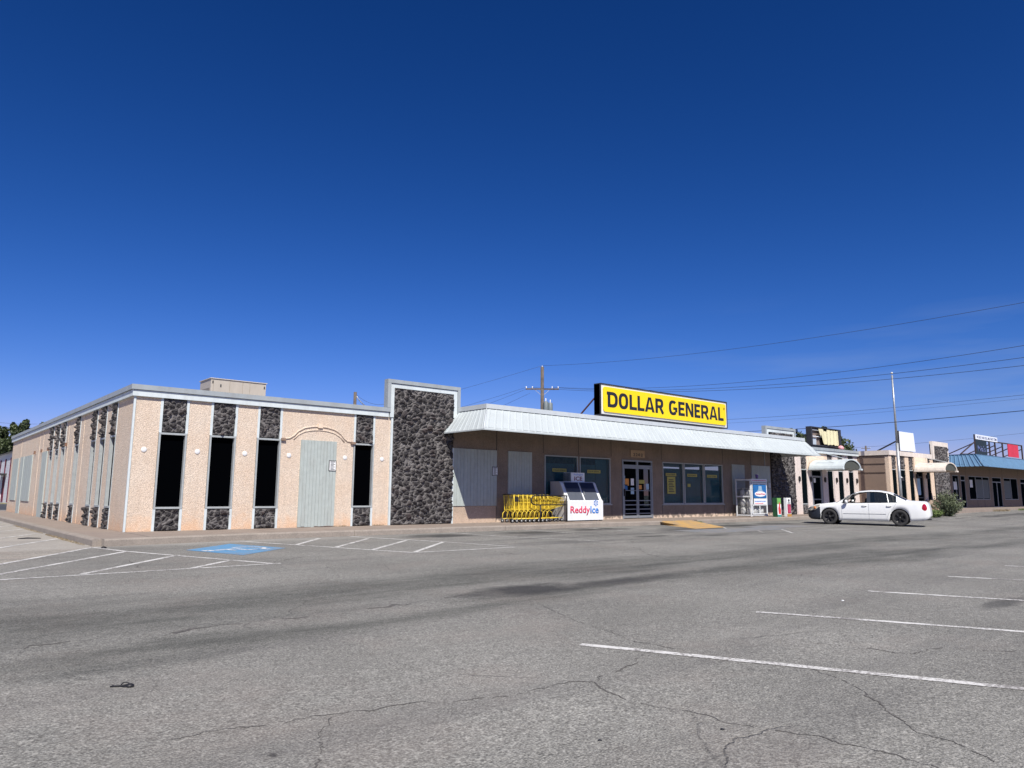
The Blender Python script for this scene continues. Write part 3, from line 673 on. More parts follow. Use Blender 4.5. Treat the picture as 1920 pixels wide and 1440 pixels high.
# pylon 1
lava_panel("stone_pylon_face", 7.64, 10.03, 0, 4.42, -.04, ST, amp=.15, cell=.19, res=.024, seed=50)
bx("stone_pylon_core", 7.60, 10.07, -.028, .09, 0, 4.5, M_black, ST)
bx("trim", 7.575, 7.64, -.06, .0, 0, 3.44, M_whitetrim, ST); bx("trim", 10.03, 10.09, -.06, .3, 0, 2.56, M_whitetrim, ST)
b = MB(); b.box(7.50, 7.64, -.085, .10, 3.44, 4.545); b.box(10.03, 10.17, -.085, .10, 3.6, 4.545); b.box(7.64, 10.03, -.085, .10, 4.41, 4.545); b.build("pylon_frame", M_whitetrim, ST)
b = MB(); b.box(7.375, 7.495, -.12, .12, 3.738, 4.555); b.box(10.175, 10.29, -.12, .12, 3.6, 4.555); b.box(7.375, 10.29, -.12, .12, 4.558, 4.68); b.build("pylon_cap", M_greymetal, ST)
# storefront wall
WA = [(14.40, 16.22, .62, 2.50), (16.32, 18.14, .62, 2.50)]
WB = [(21.62, 23.15, .60, 2.47), (23.21, 24.73, .60, 2.47), (24.79, 26.30, .60, 2.47)]
DR = (18.88, 20.88, 0.0, 2.48)
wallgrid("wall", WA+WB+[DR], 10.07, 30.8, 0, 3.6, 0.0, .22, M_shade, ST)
bx("wall_panel", 10.09, 12.02, -.004, 0.0, .0, .575, stucco("pebble_dash_sunlit_panel", (.43, .34, .265), (.62, .47, .35), soil_sun_k=.4), ST)  # paler lower panel, its tone raised to paint in sun reaching under the canopy
for x in (12.03, 14.34, 16.27, 18.22, 21.57, 26.36, 28.87): bx("wall_joint", x-.012, x+.012, -.006, 0.0, 2.56, 3.34, M_dark, ST)
for x in (12.03, 18.22, 21.57, 26.36): bx("wall_joint", x-.01, x+.01, -.006, 0.0, .02, .56, M_dark, ST)
planks("boarded_window", 10.10, 12.03, .585, 2.56, -.002, 13, M_board, ST); planks("boarded_window", 12.57, 13.74, .585, 2.56, -.002, 9, M_board, ST)
planks("boarded_window", 27.12, 28.25, .55, 2.53, -.002, 8, M_board, ST); planks("boarded_window", 28.90, 30.68, .52, 2.53, -.002, 12, M_board, ST)
def storewin(x0, x1, z0, z1, parent):
    f = MB(); t = .045
    f.box(x0, x1, -.03, .10, z0, z0+t); f.box(x0, x1, -.03, .10, z1-t, z1); f.box(x0, x0+t, -.028, .10, z0+t, z1-t); f.box(x1-t, x1, -.028, .10, z0+t, z1-t)
    w_ = f.build("window", M_lightframe, parent); bx("pane", x0+t, x1-t, .03, .036, z0+t, z1-t, M_storeglass, w_); return w_
for q in WA+WB: storewin(*q, ST)
bx("window_sill", 14.34, 18.2, -.05, .0, .575, .617, M_lightframe, ST); bx("window_sill", 21.56, 26.36, -.05, 0, .555, .597, M_lightframe, ST)
# interior seen through the glass
b = MB(); b.box(14.2, 30, 7.9, 8.0, 0, 3.3); b.build("interior_wall", M_shelf, ST)
bx("interior_ceiling", 10.3, 30.5, .25, 8, 3.0, 3.05, simple("ceiling_tile", (.35, .37, .38), .9), ST); bx("interior_floor", 10.3, 30.5, .25, 8, .0, .012, simple("vinyl_floor", (.20, .19, .18), .5), ST)
b = MB()
for x in (14.6, 16.6, 18.6, 21.8, 23.8, 25.8):
    for y in (1.1, 3.2, 5.4): b.box(x, x+1.3, y, y+.10, 2.93, 2.97)
b.build("ceiling_lights", M_tube, ST)
for (x0, x1) in ((14.45, 16.18), (16.36, 17.40), (17.44, 18.10), (21.66, 23.10), (23.26, 24.68), (24.84, 26.26)):
    o_ = bx("window_backing", x0, x1, .16, .18, .64, 2.20 if x0 != 17.44 else 2.42, M_curtain, ST)
# door
D = MB(); D.box(18.88, 18.95, -.035, .10, 0, 2.48); D.box(20.81, 20.88, -.035, .10, 0, 2.48); D.box(18.95, 20.81, -.035, .10, 2.41, 2.48); D.box(18.95, 20.81, -.033, .10, 2.20, 2.27); D.box(19.82, 19.92, -.031, .10, 2.27, 2.41)
dr = D.build("door_frame", M_alu, ST)
bx("transom_glass", 18.95, 20.81, .03, .036, 2.27, 2.41, M_doorglass, dr)
for (a, c) in ((18.955, 19.86), (19.88, 20.805)):
    L = MB(); L.box(a, a+.07, -.02, .04, .03, 2.195); L.box(c-.07, c, -.02, .04, .03, 2.195); L.box(a+.07, c-.07, -.018, .04, 2.11, 2.195); L.box(a+.07, c-.07, -.018, .04, .03, .13)
    for z in (.20, .38, .56, .74): L.box(a+.07, c-.07, -.03, .01, z, z+.035)
    lf = L.build("door", M_alu, ST); bx("pane", a+.07, c-.07, .012, .018, .13, 2.11, M_doorglass, lf)
    L = MB(); L.box(a+.07, c-.07, -.03, .0, 1.17, 1.195); L.build("push_bar", M_alu, lf)
bx("door_handle", 18.96, 19.0, -.09, -.02, .95, 1.25, M_black, ST)
pl = MB(); pl.box(19.46, 20.38, -.025, -.002, 2.60, 2.91); plo = pl.build("number_plate", simple("tan_plate", (.36, .27, .18), .8), ST)
text_obj("house_number", "2202", 19.62, 20.24, 2.65, 2.78, -.026, M_letter, plo, bold=.02, space=1.35)
bx("conduit", 30.2, 30.23, -.03, 0, 1.9, 3.3, M_galv, ST)

# white metal canopy (mansard)
CX0, CX1 = 9.62, 31.72; TX0, TX1 = 10.24, 31.38; YB, YT, ZB, ZT = -2.30, -1.64, 3.05, 3.80
def ribbed(p0, p1, q0, q1, n, m, name, parent, ribw=.045, h=.009, flat=False):
    """sheet between bottom edge p0->p1 and top edge q0->q1 with n ribs running up"""
    p0, p1, q0, q1 = [Vector(v) for v in (p0, p1, q0, q1)]
    nrm = (p1-p0).cross(q0-p0).normalized(); b = MB(); prof = []
    for i in range(n):
        c = (i+.5)/n; dw = ribw/(p1-p0).length; prof += [(i/n, 0), (c-dw, 0), (c-dw*.5, h), (c+dw*.5, h), (c+dw, 0)]
    prof.append((1, 0)); k = len(b.v)
    for (t, d) in prof:
        s = .004*math.sin(t*40)
        b.v.append(tuple(p0.lerp(p1, t)+nrm*(d+s))); b.v.append(tuple(q0.lerp(q1, t)+nrm*d))
    for i in range(len(prof)-1): b.f.append((k+2*i, k+2*i+2, k+2*i+3, k+2*i+1)); b.mi.append(0); b.sm.append(False)
    for i in range(len(prof)): b.v.append(tuple(Vector(b.v[2*i])-nrm*.012)); b.v.append(tuple(Vector(b.v[2*i+1])-nrm*.012))
    m_ = 2*len(prof)
    for i in range(len(prof)-1): b.f.append((m_+2*i, m_+2*i+1, m_+2*i+3, m_+2*i+2)); b.f.append((2*i, m_+2*i, m_+2*i+2, 2*i+2)); b.mi += [0, 0]; b.sm += [False, False]
    return b.build(name, m, parent, recalc=False)
ribbed((CX0, YB, ZB), (CX1, YB, ZB), (TX0, YT, ZT), (TX1, YT, ZT), 74, M_whitemetal, "canopy_front", ST)
ribbed((CX0, -.07, ZB), (CX0, YB, ZB), (TX0, -.07, ZT), (TX0, YT, ZT), 9, M_whitemetal, "canopy_end", ST)
ribbed((CX1, YB, ZB), (CX1, .0, ZB), (TX1, YT, ZT), (TX1, .0, ZT), 9, M_whitemetal, "canopy_end", ST)
b = MB(); b.box(TX0-.03, TX1+.03, YT-.03, YT+.02, ZT+.015, 3.97); b.box(TX0-.03, TX0+.02, YT+.02, .0, ZT+.015, 3.97); b.box(TX1-.02, TX1+.03, YT+.02, .0, ZT+.015, 3.97)
b.build("canopy_cap", M_whitemetal2, ST)
bx("canopy_shadow_gap", TX0+.01, TX1-.01, YT+.025, YT+.04, ZT-.02, ZT+.03, M_dark, ST)
bx("canopy_roof", TX0+.03, TX1-.03, YT+.045, .3, 3.86, 3.92, M_whitemetal2, ST)
b = MB(); b.face([(CX0+.03, YB+.04, ZB+.06), (CX1-.03, YB+.04, ZB+.06), (CX1-.03, 0, 3.34), (CX0+.03+.4, 0, 3.34)]); b.build("canopy_soffit", simple("brown_soffit", (.13, .09, .07), .8), ST)
b = MB(); b.box(CX0-.01, CX1+.01, YB-.022, YB+.01, ZB-.03, ZB+.012); b.box(CX0-.022, CX0+.01, YB+.01, -.07, ZB-.03, ZB+.012); b.build("canopy_drip_edge", M_whitemetal, ST)
b = MB(); b.tube([(CX0, YB, ZB), (TX0, YT, ZT)], .028, 6); b.build("canopy_hip", M_whitemetal2, ST)
b = MB(); b.tube([(CX1, YB, ZB), (TX1, YT, ZT)], .028, 6); b.build("canopy_hip", M_whitemetal2, ST)
# pylon 2 and white pillared shop wing
W2 = tag(empty("pillared_shop", (0, 0, 0)), "pinkish white pillared shop front with barrel awning right of the store canopy", "shop")
lava_panel("stone_pylon_face", 30.86, 33.12, 0, 4.38, -.06, W2, amp=.13, cell=.19, res=.032, seed=71)
bx("stone_pylon_core", 30.82, 33.28, -.028, .09, 0, 4.45, M_black, W2)
b = MB(); b.box(30.42, 30.60, -.085, .1, 3.9, 4.52); b.box(33.12, 33.28, -.085, .1, 3.5, 4.52); b.box(30.60, 33.12, -.085, .1, 4.36, 4.52); b.build("pylon_frame", M_whitetrim, W2)
b = MB(); b.box(30.28, 30.415, -.12, .12, 3.9, 4.53); b.box(33.285, 33.41, -.12, .12, 3.7, 4.53); b.box(30.28, 33.41, -.12, .12, 4.535, 4.67); b.build("pylon_cap", M_greymetal, W2)
PIL = [(33.30, 33.97), (34.60, 35.10), (36.42, 37.05), (37.70, 38.39), (39.02, 39.73), (40.38, 41.0)]
for a, c in PIL:
    bx("pillar", a, c, -.03, .22, 0, 3.46, M_white_pil, W2)
b = MB(); b.box(35.10, 36.42, .0, .2, 2.5, 3.46); b.box(34.62, 37.03, -.04, -.031, 2.5, 3.455); b.build("wall", M_smooth, W2)
for (a, c) in ((33.97, 34.60), (37.05, 37.70), (38.39, 39.02), (39.73, 40.38)):
    w_ = MB(); w_.box(a, c, -.0, .12, .53, .60); w_.box(a, c, -.0, .12, 2.44, 2.50); w_.box(a, a+.03, .0, .12, .60, 2.44); w_.box(c-.03, c, .0, .12, .60, 2.44); wo = w_.build("window", M_lightframe, W2)
    bx("pane", a+.03, c-.03, -.012, -.004, .60, 2.44, M_darkglass, wo)
    lava_panel("stone_panel", a, c, 0, .52, .02, W2, amp=.10, cell=.16, res=.04, seed=a); lava_panel("stone_panel", a, c, 2.51, 3.44, .02, W2, amp=.10, cell=.16, res=.04, seed=a+.5)
    bx("wall", a, c, .14, .2, 0, 3.45, M_black, W2)
b = MB(); b.box(35.10, 35.24, 0, .1, 0, 2.5); b.box(36.28, 36.42, 0, .1, 0, 2.5); b.box(35.24, 36.28, 0, .1, 2.42, 2.5); b.box(35.24, 36.28, 0, .1, 2.05, 2.14); b.box(35.24, 35.32, .0, .08, 0, 2.05); b.box(36.2, 36.28, 0, .08, 0, 2.05); b.box(35.32, 36.2, 0, .08, .0, .12); b.box(35.32, 36.2, .0, .08, .78, .84)
dd = b.build("door", M_alu, W2); bx("pane", 35.24, 36.28, .04, .05, .12, 2.42, M_darkglass, dd); bx("door_notice", 35.45, 35.68, .03, .038, 1.75, 2.0, M_paper, dd)
for x in (33.66, 34.95, 36.62, 38.05, 39.38, 40.70):
    MB().box(x-.05, x+.05, -.13, -.03, 1.83, 2.03).box(x-.035, x+.035, -.11, -.05, 1.78, 2.08).build("wall_lantern", M_black, W2, bevel=.008)
bx("fascia_board", 33.41, 41.0, -.16, .05, 3.44, 3.60, M_whitetrim, W2); bx("roof_flashing", 33.41, 41.0, -.20, .05, 3.605, 3.76, M_greymetal, W2)
def barrel(name, x0, x1, yb, yf, ze, zc, parent, m):
    b = MB(); n = 14; xc = (x0+x1)/2; rx = (x1-x0)/2; h = zc-ze; P = []
    for i in range(n+1):
        a = math.pi*i/n; P.append((xc-rx*math.cos(a), ze+.08+(h-.08)*math.sin(a)))
    for (s, o_) in ((1.0, 0), (.93, 1)):
        pass
    Q = [(xc+(p[0]-xc)*.90, ze+.08+(p[1]-ze-.08)*.88) for p in P]
    for i in range(n):
        for (A, B, sm) in ((P[i], P[i+1], True), (Q[i], Q[i+1], True)):
            b.face([(A[0], yb, A[1]), (B[0], yb, B[1]), (B[0], yf, B[1]), (A[0], yf, A[1])], 0, False)
        b.face([(P[i][0], yf, P[i][1]), (P[i+1][0], yf, P[i+1][1]), (Q[i+1][0], yf, Q[i+1][1]), (Q[i][0], yf, Q[i][1])])
    b.box(x0-.06, x0+.12, yf-.01, yb, ze, ze+.085); b.box(x1-.12, x1+.16, yf-.01, yb, ze, ze+.085)
    o = b.build(name, m, parent, recalc=False)
    MB().face([(p[0], yf+.06, p[1]) for p in Q]).build("awning_bulkhead", simple("dark_awning_liner", (.06, .065, .055), .8), parent, recalc=False); return o
barrel("barrel_awning", 34.66, 36.86, -.13, -2.07, 2.44, 3.03, W2, M_whitetrim)
b = MB(); b.bar((34.75, -.14, 3.30), (34.9, -1.9, 2.66), .02); b.bar((36.75, -.14, 3.45), (36.3, -1.9, 2.95), .035); b.build("awning_stay", M_whitetrim, W2)

# brown walled shop set forward
W3 = tag(empty("brown_sided_shop", (0, 0, 0)), "cream pillared shop with plain brown side wall and lava stone pylon", "shop")
bx("side_wall", 41.0, 41.2, -1.66, 5, 0, 3.46, M_brown, W3)
bx("side_wall", 41.0, 41.2, -1.9, -1.661, 0, 3.46, M_cream3, W3)
for z in (2.40, 2.93): bx("wall_band", 40.975, 41.0, -1.66, 0, z, z+.05, M_brownband, W3); 
bx("wall_band", 40.96, 41.0, -1.9, 0, 3.43, 3.475, M_brownband, W3)
b = MB(); b.box(40.93, 47.72, -1.98, -1.85, 3.48, 3.76); b.box(40.93, 41.05, -1.85, .0, 3.48, 3.76); b.build("fascia_board", simple("cream_fascia", (.62, .56, .50), .6, dirt=.2), W3)
bx("roof", 41.05, 50.4, -1.84, 20, 3.5, 3.66, M_roof, W3)
PIL3 = [(40.985, 41.38), (42.0, 42.55), (43.35, 43.93), (44.60, 45.05), (46.2, 46.72), (47.35, 47.95)]
for a, c in PIL3: bx("pillar", a, c, -1.91, -1.70 if a < 41 else -1.6, .16, 3.475, M_cream3, W3)
b = MB(); b.box(44.62, 46.78, -1.99, -1.9, 2.66, 3.475); b.build("wall", M_smooth, W3)
for (a, c) in ((41.38, 42.0), (42.55, 43.35), (43.93, 44.60), (46.72, 47.35)):
    w_ = MB(); w_.box(a, c, -1.87, -1.76, .70, .77); w_.box(a, c, -1.87, -1.76, 2.60, 2.66); w_.box(a, a+.03, -1.87, -1.76, .77, 2.60); w_.box(c-.03, c, -1.87, -1.76, .77, 2.60); wo = w_.build("window", M_lightframe, W3)
    bx("pane", a+.03, c-.03, -1.888, -1.88, .77, 2.60, M_darkglass, wo); bx("wall", a, c, -1.75, -1.7, .16, 3.46, M_black, W3)
    lava_panel("stone_panel", a, c, 2.67, 3.46, -1.86, W3, amp=.12, cell=.17, res=.045, seed=a); lava_panel("stone_panel", a, c, .16, .69, -1.86, W3, amp=.12, cell=.17, res=.045, seed=a+.4)
b = MB(); b.box(45.05, 45.15, -1.85, -1.75, .16, 2.6); b.box(46.1, 46.2, -1.85, -1.75, .16, 2.6); b.box(45.15, 46.1, -1.85, -1.75, 2.2, 2.28); b.box(45.15, 46.1, -1.85, -1.75, .9, .96)
dd = b.build("door", M_dark, W3); bx("pane", 45.15, 46.1, -1.80, -1.79, .16, 2.6, M_darkglass, dd); bx("door_poster", 45.2, 45.8, -1.815, -1.805, 1.1, 2.15, M_ltblue, dd)
bx("low_wall", 46.15, 46.75, -2.6, -2.0, .16, .78, M_cream3, W3)
for x in (44.75, 46.4): MB().box(x-.05, x+.05, -2.1, -1.98, 2.15, 2.4).build("wall_lantern", M_black, W3)
barrel("barrel_awning", 44.5, 46.62, -1.99, -3.75, 2.54, 3.12, W3, simple("cream_awning", (.66, .60, .52), .6, dirt=.2))
b = MB(); b.bar((44.7, -2, 3.3), (44.9, -3.5, 2.8), .02); b.bar((46.5, -2, 3.5), (46.1, -3.6, 3.1), .035); b.build("awning_stay", M_whitetrim, W3)
lava_panel("stone_pylon_face", 48.08, 50.5, .16, 4.38, -1.97, W3, amp=.13, cell=.2, res=.045, seed=90)
bx("stone_pylon_core", 47.97, 50.55, -1.93, -1.75, .16, 4.45, M_black, W3)
b = MB(); b.box(47.82, 48.08, -2.0, -1.86, 3.47, 4.66); b.box(50.45, 50.62, -2.0, -1.72, 3.3, 4.66); b.box(48.08, 50.45, -2.0, -1.72, 4.36, 4.66); b.build("pylon_frame", simple("cream_frame", (.66, .60, .53), .6, dirt=.2), W3)

# blue canopy shops
W4 = tag(empty("blue_canopy_shops", (0, 0, 0)), "tan shop row under a blue standing seam metal canopy", "shop")
holes = [(57.0, 58.3, .78, 2.65), (58.75, 59.72, .16, 2.65), (60.5, 65.35, .78, 2.65), (66.15, 68.5, .16, 2.66), (69.2, 73.0, .78, 2.66), (73.9, 76.4, .16, 2.66), (77.3, 81, .78, 2.66)]
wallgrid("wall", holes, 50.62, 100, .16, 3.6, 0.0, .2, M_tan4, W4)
for x in (59.95, 65.75, 68.95, 73.4, 62.2, 63.9): bx("wall_joint", x-.015, x+.015, -.006, 0, 2.70 if x not in (62.2, 63.9) else .18, 3.5 if x not in (62.2, 63.9) else .77, M_dark, W4)
for (a, c, e, f) in holes:
    fr = MB(); t = .05; door = e < .2
    fr.box(a, a+t, 0, .1, e, f); fr.box(c-t, c, 0, .1, e, f); fr.box(a+t, c-t, 0, .1, f-t, f); fr.box(a+t, c-t, 0, .1, e, e+t)
    if door:
        fr.box(a+t, c-t, 0, .1, 2.22, 2.30)
        if c-a > 1.5: fr.box((a+c)/2-.07, (a+c)/2+.07, 0, .1, e+t, 2.22)
    else:
        n = max(1, round((c-a)/1.65))
        for i in range(1, n): fr.box(a+(c-a)*i/n-.04, a+(c-a)*i/n+.04, 0, .1, e+t, f-t)
    fo = fr.build("door" if door else "window", M_alu, W4); bx("pane", a+t, c-t, .04, .05, e+t, f-t, M_darkglass, fo)
    if not door:
        bx("curtain", a+(c-a)*(.33 if a == 60.5 else (.05 if a > 60 else .7)), c-(.1 if a == 60.5 else (c-a)*.5), .024, .034, e+.1, f-.25, simple("grey_curtain", (.13, .15, .155), .8), W4); 
    bx("dark_interior", a-.05, c+.05, .5, .55, e, f, M_black, W4)
bx("window_poster", 60.8, 61.45, .022, .03, 1.75, 2.35, M_paper, W4); bx("window_poster", 57.25, 57.95, .022, .03, 1.55, 2.15, M_paper, W4)
ribbed((55.47, -2.6, 3.21), (100, -2.6, 3.21), (56.0, -2.0, 4.08), (100, -2.0, 4.08), 130, M_bluemetal, "canopy_front", W4, ribw=.05, h=.05)
ribbed((55.47, 0, 3.21), (55.47, -2.6, 3.21), (56.0, 0, 4.08), (56.0, -2.0, 4.08), 8, M_bluemetal, "canopy_end", W4, ribw=.05, h=.04)
b = MB(); b.box(55.97, 100, -2.03, -1.95, 4.08, 4.14); b.box(55.97, 56.05, -1.95, 0, 4.08, 4.14); b.tube([(55.47, -2.6, 3.21), (56.0, -2.0, 4.08)], .04, 6); b.build("canopy_trim", M_bluedark, W4)
bx("roof", 56.05, 100, -1.9, 20, 3.9, 4.0, M_roof, W4)
b = MB(); b.face([(55.5, -2.55, 3.23), (100, -2.55, 3.23), (100, 0, 3.5), (55.6, 0, 3.5)]); b.build("canopy_soffit", simple("brown_soffit_far", (.13, .10, .08), .8), W4)
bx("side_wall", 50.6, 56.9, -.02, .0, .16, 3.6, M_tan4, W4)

# white siding house row across the road
W5 = tag(empty("siding_building", (0, 0, 0)), "white clapboard building with maroon battens across the road at far left", "building")
b = MB(); b.box(3.5, 16, 44, 82, -.1, 4.45)
for i in range(32): b.box(3.485, 3.5, 44, 82, -.05+i*.14, -.05+i*.14+.11)
b.build("wall", simple("white_siding", (.62, .64, .67), .7, var=.05), W5)
b = MB(); b.prism([(3.2, 4.45), (16.3, 4.45), (9.7, 5.2)], 'y', 43.7, 82.3); b.build("roof", simple("grey_shingle", (.30, .31, .33), .9), W5)
for y in (46.2, 50.0, 54.0, 58.0, 62.0, 66.0, 70.0): MB().bar((3.46, y, 0), (3.46, y, 3.9), .09, .13).build("batten", M_maroon, W5); bx("window", 3.44, 3.49, y-.3, y+.3, 3.3, 3.95, M_black, W5)
bx("door", 3.43, 3.49, 61.5, 62.9, 0, 2.3, M_maroon, W5); bx("door", 3.43, 3.49, 63.5, 64.5, 0, 2.2, M_whiteplain, W5); bx("door_awning", 2.7, 3.5, 60.5, 65, 2.5, 2.6, M_dark, W5)

# ------------------------------------------------------------------ roof things
AC = tag(empty("rooftop_unit", (4.0, 4.4, 3.55)), "beige rooftop air conditioning unit on the roof at left", "air conditioner")
b = MB(); b.box(-.92, .92, -.55, .55, .12, 1.14); b.build("cabinet", M_ac, AC, bevel=.012)
b = MB(); b.box(-.95, .95, -.58, .58, 1.14, 1.165); b.build("lid", simple("beige_lid", (.46, .43, .38), .5), AC)
bx("curb", -.85, .85, -.5, .5, 0, .12, M_dark, AC)
for x in (-.84, -.31, .12, .36): bx("panel_seam", x-.006, x+.006, -.556, -.55, .14, 1.12, simple("seam_beige", (.30, .26, .21), .6), AC)
bx("grille", -.926, -.92, -.45, .45, .2, .85, simple("ac_grille", (.20, .18, .15), .6), AC)
for (x, z) in ((-.86, .98), (.86, .95), (-.60, .88)): bx("lifting_slot", x-.02, x+.02, -.556, -.55, z, z+.09, M_dark, AC)
bx("badge", .50, .68, -.558, -.55, .40, .43, M_dark, AC)

SG = tag(empty("store_sign", (0, 0, 0)), "yellow and black roof sign reading DOLLAR GENERAL above the white canopy", "sign")
b = MB(); sx0, sx1, sz0, sz1, sy = 17.26, 26.42, 4.245, 5.545, -.30
b.box(sx0, sx1, sy+.03, sy+.34, sz0+.03, sz1-.02)
b.box(sx0, sx1, sy-.03, sy+.34, sz1-.03, sz1+.015); b.box(sx0, sx1, sy-.03, sy+.34, sz0-.01, sz0+.035); b.box(sx0-.0, sx0+.035, sy-.03, sy+.34, sz0+.035, sz1-.03); b.box(sx1-.035, sx1, sy-.03, sy+.34, sz0+.035, sz1-.03)
b.build("cabinet", M_dark, SG)
bx("sign_face", sx0+.035, sx1-.035, sy, sy+.03, sz0+.035, sz1-.03, M_signgrey, SG)
def rrect(x0, x1, z0, z1, r, n=6):
    P = []
    for (cx, cz, a0) in ((x1-r, z1-r, 0), (x0+r, z1-r, 90), (x0+r, z0+r, 180), (x1-r, z0+r, 270)):
        for i in range(n+1): a = R(a0+90*i/n); P.append((cx+r*math.cos(a), cz+r*math.sin(a)))
    return P
b = MB(); b.prism(rrect(17.42, 21.60, 4.385, 5.425, .11), 'y', sy-.05, sy-.001); b.prism(rrect(21.59, 26.27, 4.385, 5.425, .11), 'y', sy-.051, sy-.001); b.box(21.45, 21.75, sy-.0505, sy-.002, 4.385, 5.425)
b.build("yellow_panel", M_signyel, SG, recalc=True, bevel=0)
def glyph(ch, x0, x1, z0, z1, y, m, parent):
    """heavy condensed sign capital drawn from strokes, each stroke a hair in front of the last"""
    b = MB(); k_ = [0]; ts = .172 if ch != 'L' else .168; th = .135; h = z1-z0; w_ = x1-x0
    def Q(*pts):
        k_[0] += 1; yy = y-.0007*k_[0]; b.face([(p[0], yy, p[1]) for p in pts])
    def box(a, c, e, f): Q((a, e), (c, e), (c, f), (a, f))
    def ring(cx, cz, rx, rz, tx, tz, a0, a1, n=18, pw=.78):
        k_[0] += 1; yy = y-.0007*k_[0]
        def P(a, ax, az): ca, sa = math.cos(a), math.sin(a); return (cx+ax*math.copysign(abs(ca)**pw, ca), yy, cz+az*math.copysign(abs(sa)**pw, sa))
        for i_ in range(n):
            A, B = R(a0+(a1-a0)*i_/n), R(a0+(a1-a0)*(i_+1)/n); b.face([P(A, rx, rz), P(B, rx, rz), P(B, rx-tx, rz-tz), P(A, rx-tx, rz-tz)])
    zc = (z0+z1)/2
    if ch == 'D': box(x0+.05, x0+.05+ts, z0, z1); box(x0-.0, x0+.08, z1-th, z1); box(x0+.2, x0+w_*.5, z1-th, z1); box(x0+.2, x0+w_*.5, z0, z0+th); ring(x0+w_*.48, zc, w_*.52, h/2, ts, th, -90, 90)
    if ch == 'O': ring((x0+x1)/2, zc, w_/2, h/2+.015, ts, th, 0, 360, 30)
    if ch == 'L': box(x0, x0+ts, z0, z1); box(x0, x1, z0, z0+th)
    if ch == 'A':
        xm = (x0+x1)/2; Q((x0, z0), (x0+ts, z0), (xm+.03, z1), (xm-.10, z1)); Q((x1-ts, z0), (x1, z0), (xm+.10, z1), (xm-.03, z1)); box(x0+w_*.24, x1-w_*.24, z0+h*.17, z0+h*.17+.105)
    if ch == 'R':
        box(x0, x0+ts, z0, z1); box(x0+.1, x0+w_*.55, z1-th*.95, z1); box(x0+.1, x0+w_*.55, z0+h*.36, z0+h*.36+th*.9); ring(x0+w_*.5, z0+h*.68, w_*.45, h*.32, ts, th*.95, -90, 90)
        Q((x0+w_*.40, z0+h*.42), (x0+w_*.40+.17, z0+h*.45), (x1-.0, z0+.05), (x1-.04, z0-.03), (x1-.14, z0-.03), (x1-.20, z0+.06))
    if ch == 'G': ring((x0+x1)/2, zc, w_/2, h/2+.012, ts, th, 48, 318, 26); box((x0+x1)/2+.01, x1, zc-.09, zc+.03); box(x1-ts*.95, x1, z0+h*.20, zc-.0)
    if ch == 'E': box(x0, x0+ts, z0, z1); box(x0, x1, z0, z0+th); box(x0, x1, z1-th, z1); box(x0, x1-.05, zc-th*.45, zc+th*.45)
    if ch == 'N': box(x0, x0+ts*.92, z0, z1); box(x1-ts*.92, x1, z0, z1); Q((x0, z1), (x0+ts, z1), (x1, z0), (x1-ts, z0))
    return b.build("lettering", m, parent, recalc=False)
for ch, a_, c_ in (('D', 17.61, 18.29), ('O', 18.35, 18.96), ('L', 19.04, 19.53), ('L', 19.57, 20.03), ('A', 20.06, 20.73), ('R', 20.79, 21.38), ('G', 21.75, 22.37), ('E', 22.45, 22.93), ('N', 23.00, 23.60), ('E', 23.68, 24.14), ('R', 24.21, 24.82), ('A', 24.87, 25.54), ('L', 25.60, 26.06)):
    glyph(ch, a_, c_, 4.585, 5.235, sy-.053, M_letter, SG)
text_obj("registered_mark", "®", 26.05, 26.18, 5.12, 5.25, sy-.052, M_letter, SG, bold=.0, extrude=.004)
for i, x in enumerate((17.5, 18.9, 19.9, 21.2, 22.3, 24.2, 25.9)): MB().box(x-.035, x+.035, sy+.05, sy+.12, 3.87, sz0).build("sign_post", M_dark, SG)
b = MB(); b.bar((17.3, sy+.3, 5.0), (17.3, sy+2.2, 3.55), .05); b.bar((21.9, sy+.3, 5.0), (21.9, sy+2.2, 3.55), .05); b.bar((26.3, sy+.3, 5.0), (26.3, sy+2.2, 3.55), .05)
b.bar((17.5, sy+.1, 4.05), (19.2, sy+.12, 3.95), .03); b.bar((20.1, sy+.1, 4.12), (21.9, sy+.1, 4.02), .03); b.build("brace", simple("rust_steel", (.09, .035, .03), .8), SG)

TS = tag(empty("torn_sign", (0, 0, 0)), "black framed roof sign with torn cream vinyl face above the pillared shop", "sign")
b = MB(); b.box(36.0, 39.75, .3, .62, 3.92, 3.98); b.box(36.0, 39.75, .3, .62, 4.98, 5.04); b.box(36.0, 36.16, .3, .62, 3.98, 4.98); b.box(39.4, 39.75, .3, .62, 3.98, 4.98); b.box(36.16, 39.4, .55, .6, 3.98, 4.98); b.build("cabinet", M_dark, TS)
bx("sign_back", 36.17, 37.5, .53, .545, 3.99, 4.97, simple("brown_backing", (.20, .16, .14), .8), TS); bx("sign_back", 36.2, 36.95, .50, .52, 3.99, 4.42, simple("pale_backing", (.40, .46, .52), .7), TS)
for z in (4.46, 4.84): bx("lamp_tube", 36.17, 37.4, .40, .43, z, z+.05, M_whiteplain, TS)
b = MB(); n = 26; top = []; bot = []
for i in range(n+1):
    x = 37.05+(39.35-37.05)*i/n; top.append((x, .29+.03*math.sin(i*1.3), 4.93+random.uniform(-.05, .03)-(.10 if i > 5 and i < 9 else 0))); xx = x+(.42*(1-i/n)*1.2 if i < 9 else 0); bot.append((max(x, 37.45+i*.04) if i < 9 else x, .28+.03*math.sin(i*1.3+.5), 4.04+random.uniform(-.03, .05)))
for i in range(n): b.face([bot[i], bot[i+1], top[i+1], top[i]])
b.build("torn_vinyl", M_vinylcream, TS, recalc=False)
